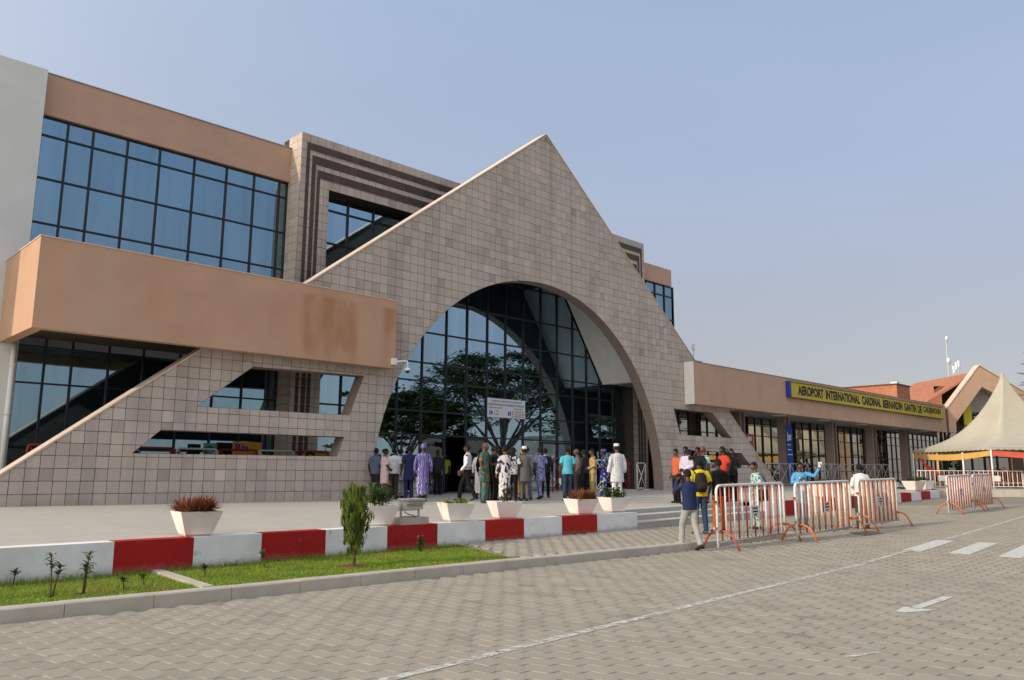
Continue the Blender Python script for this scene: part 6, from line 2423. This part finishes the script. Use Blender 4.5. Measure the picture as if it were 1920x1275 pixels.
t, ap, k, up = PEOPLE['yellow']
p = t.matrix_basis @ Vector((-.05, -.20, 1.02))
q = held('backpack', 'dark brown-black backpack slung on the man in yellow', 'backpack', p, t.rotation_euler.z)
mb = MB()
loft(mb, [((0, 0, -.06), .13, .075), ((0, -.01, .05), .165, .10), ((0, -.005, .22), .165, .095), ((0, .005, .36), .14, .075), ((0, .015, .42), .07, .04)], n=18)
mb.build('bag', mat('backpack_cloth', (.022, .017, .015), .8, .2, noise=(12, .2)), q, smooth=True, local=True)
mb = MB(); loft(mb, [((0, -.10, .0), .10, .03), ((0, -.105, .1), .11, .035), ((0, -.09, .18), .09, .02)], n=12); mb.build('pocket', mat('backpack_pocket', (.03, .02, .016), .8, .2), q, smooth=True, local=True)
for sx in (-1, 1):
    mb = MB(); mb.tube([(sx * .09, .06, .36), (sx * .12, .14, .46), (sx * .13, .30, .38), (sx * .15, .31, .18), (sx * .16, .17, .06), (sx * .14, .05, .02)], [(.008, .025)] * 6, 8); mb.build('strap', BLACK, q, smooth=True, local=True)

t, ap, k, up = PEOPLE['tropic']
p = t.matrix_basis @ Vector((-.26, -.1, .86))
q = held('shoulder_bag', 'black shoulder bag hanging on the man in teal and white print', 'bag', p, t.rotation_euler.z)
mb = MB(); loft(mb, [((0, 0, -.12), .10, .16), ((0, 0, 0), .11, .19), ((0, 0, .14), .09, .17), ((0, 0, .18), .04, .13)], n=16); mb.build('bag', RUBBER, q, smooth=True, local=True)
mb = MB(); mb.tube([(.02, .12, .15), (.12, .2, .38), (.3, .12, .62), (.34, .02, .65), (.3, -.12, .55), (.1, -.16, .3), (.02, -.12, .15)], [(.006, .02)] * 7, 8); mb.build('strap', RUBBER, q, smooth=True, local=True)

t, ap, k, up = PEOPLE['skyblue']
p = t.matrix_basis @ (ap[1][2] + Vector((-.0, .05, .09)))
q = held('phone', 'white phone held up by the man in light blue', 'phone', p, t.rotation_euler.z)
mb = MB(); mb.prism([(-.045, -.08), (.045, -.08), (.055, -.07), (.055, .07), (.045, .08), (-.045, .08), (-.055, .07), (-.055, -.07)], -.008, .008, 'y'); mb.build('case', WHITE, q, local=True)
mb = MB(); mb.box(-.045, -.0095, -.068, .045, -.0082, .068); mb.build('screen', BLACK, q, local=True)
q = held('lanyard', 'white lanyard round the neck of the man in light blue', 'lanyard', t.matrix_basis @ Vector((0, 0, 1.2)), t.rotation_euler.z)
mb = MB(); mb.tube([(.075, .05, .27), (.07, .125, .12), (.01, .15, -.12), (-.01, .15, -.12), (-.07, .125, .12), (-.075, .05, .27)], [(.004, .014)] * 6, 6); mb.build('ribbon', WHITE, q, smooth=True, local=True)
mb = MB(); mb.box(-.04, .148, -.24, .04, .154, -.13); mb.build('card', WHITE, q, local=True)

t, ap, k, up = PEOPLE['walk']
p = t.matrix_basis @ (ap[1][2] + Vector((0, .05, -.08)))
q = held('phone', 'red phone in the hand of the walking man', 'phone', p, t.rotation_euler.z)
mb = MB(); mb.prism([(-.035, -.07), (.035, -.07), (.04, -.06), (.04, .06), (.035, .07), (-.035, .07), (-.04, .06), (-.04, -.06)], -.006, .006, 'x'); mb.build('case', mat('red_case', (.6, .06, .03), .4, .4), q, local=True)
mb = MB(); mb.box(-.0075, -.034, -.06, -.0062, .034, .06); mb.build('screen', BLACK, q, local=True)

t, ap, k, up = PEOPLE['purple']
p = t.matrix_basis @ (ap[0][2] + Vector((.02, 0, -.30)))
q = held('handbag', 'black handbag carried by the person in the purple robe', 'bag', p, t.rotation_euler.z)
mb = MB(); loft(mb, [((0, 0, -.14), .07, .13), ((0, 0, -.03), .085, .16), ((0, 0, .08), .06, .14)], n=14); mb.build('bag', RUBBER, q, smooth=True, local=True)
mb = MB(); mb.tube(arc_path([(0, -.09, .07), (0, -.07, .21), (0, .07, .21), (0, .09, .07)], .06), .01, 6); mb.build('handle', RUBBER, q, smooth=True, local=True)
t, ap, k, up = PEOPLE['rose']
p = t.matrix_basis @ Vector((.22, -.16, 1.0))
q = held('sling_bag', 'small black sling bag on the back of the man in rose and green print', 'bag', p, t.rotation_euler.z)
mb = MB(); loft(mb, [((0, 0, -.1), .06, .05), ((0, 0, 0), .09, .06), ((0, 0, .12), .07, .05)], n=12); mb.build('bag', RUBBER, q, smooth=True, local=True)
mb = MB(); mb.tube([(-.02, .0, .1), (-.2, .02, .28), (-.36, .06, .46)], [(.006, .018)] * 3, 6); mb.build('strap', RUBBER, q, smooth=True, local=True)
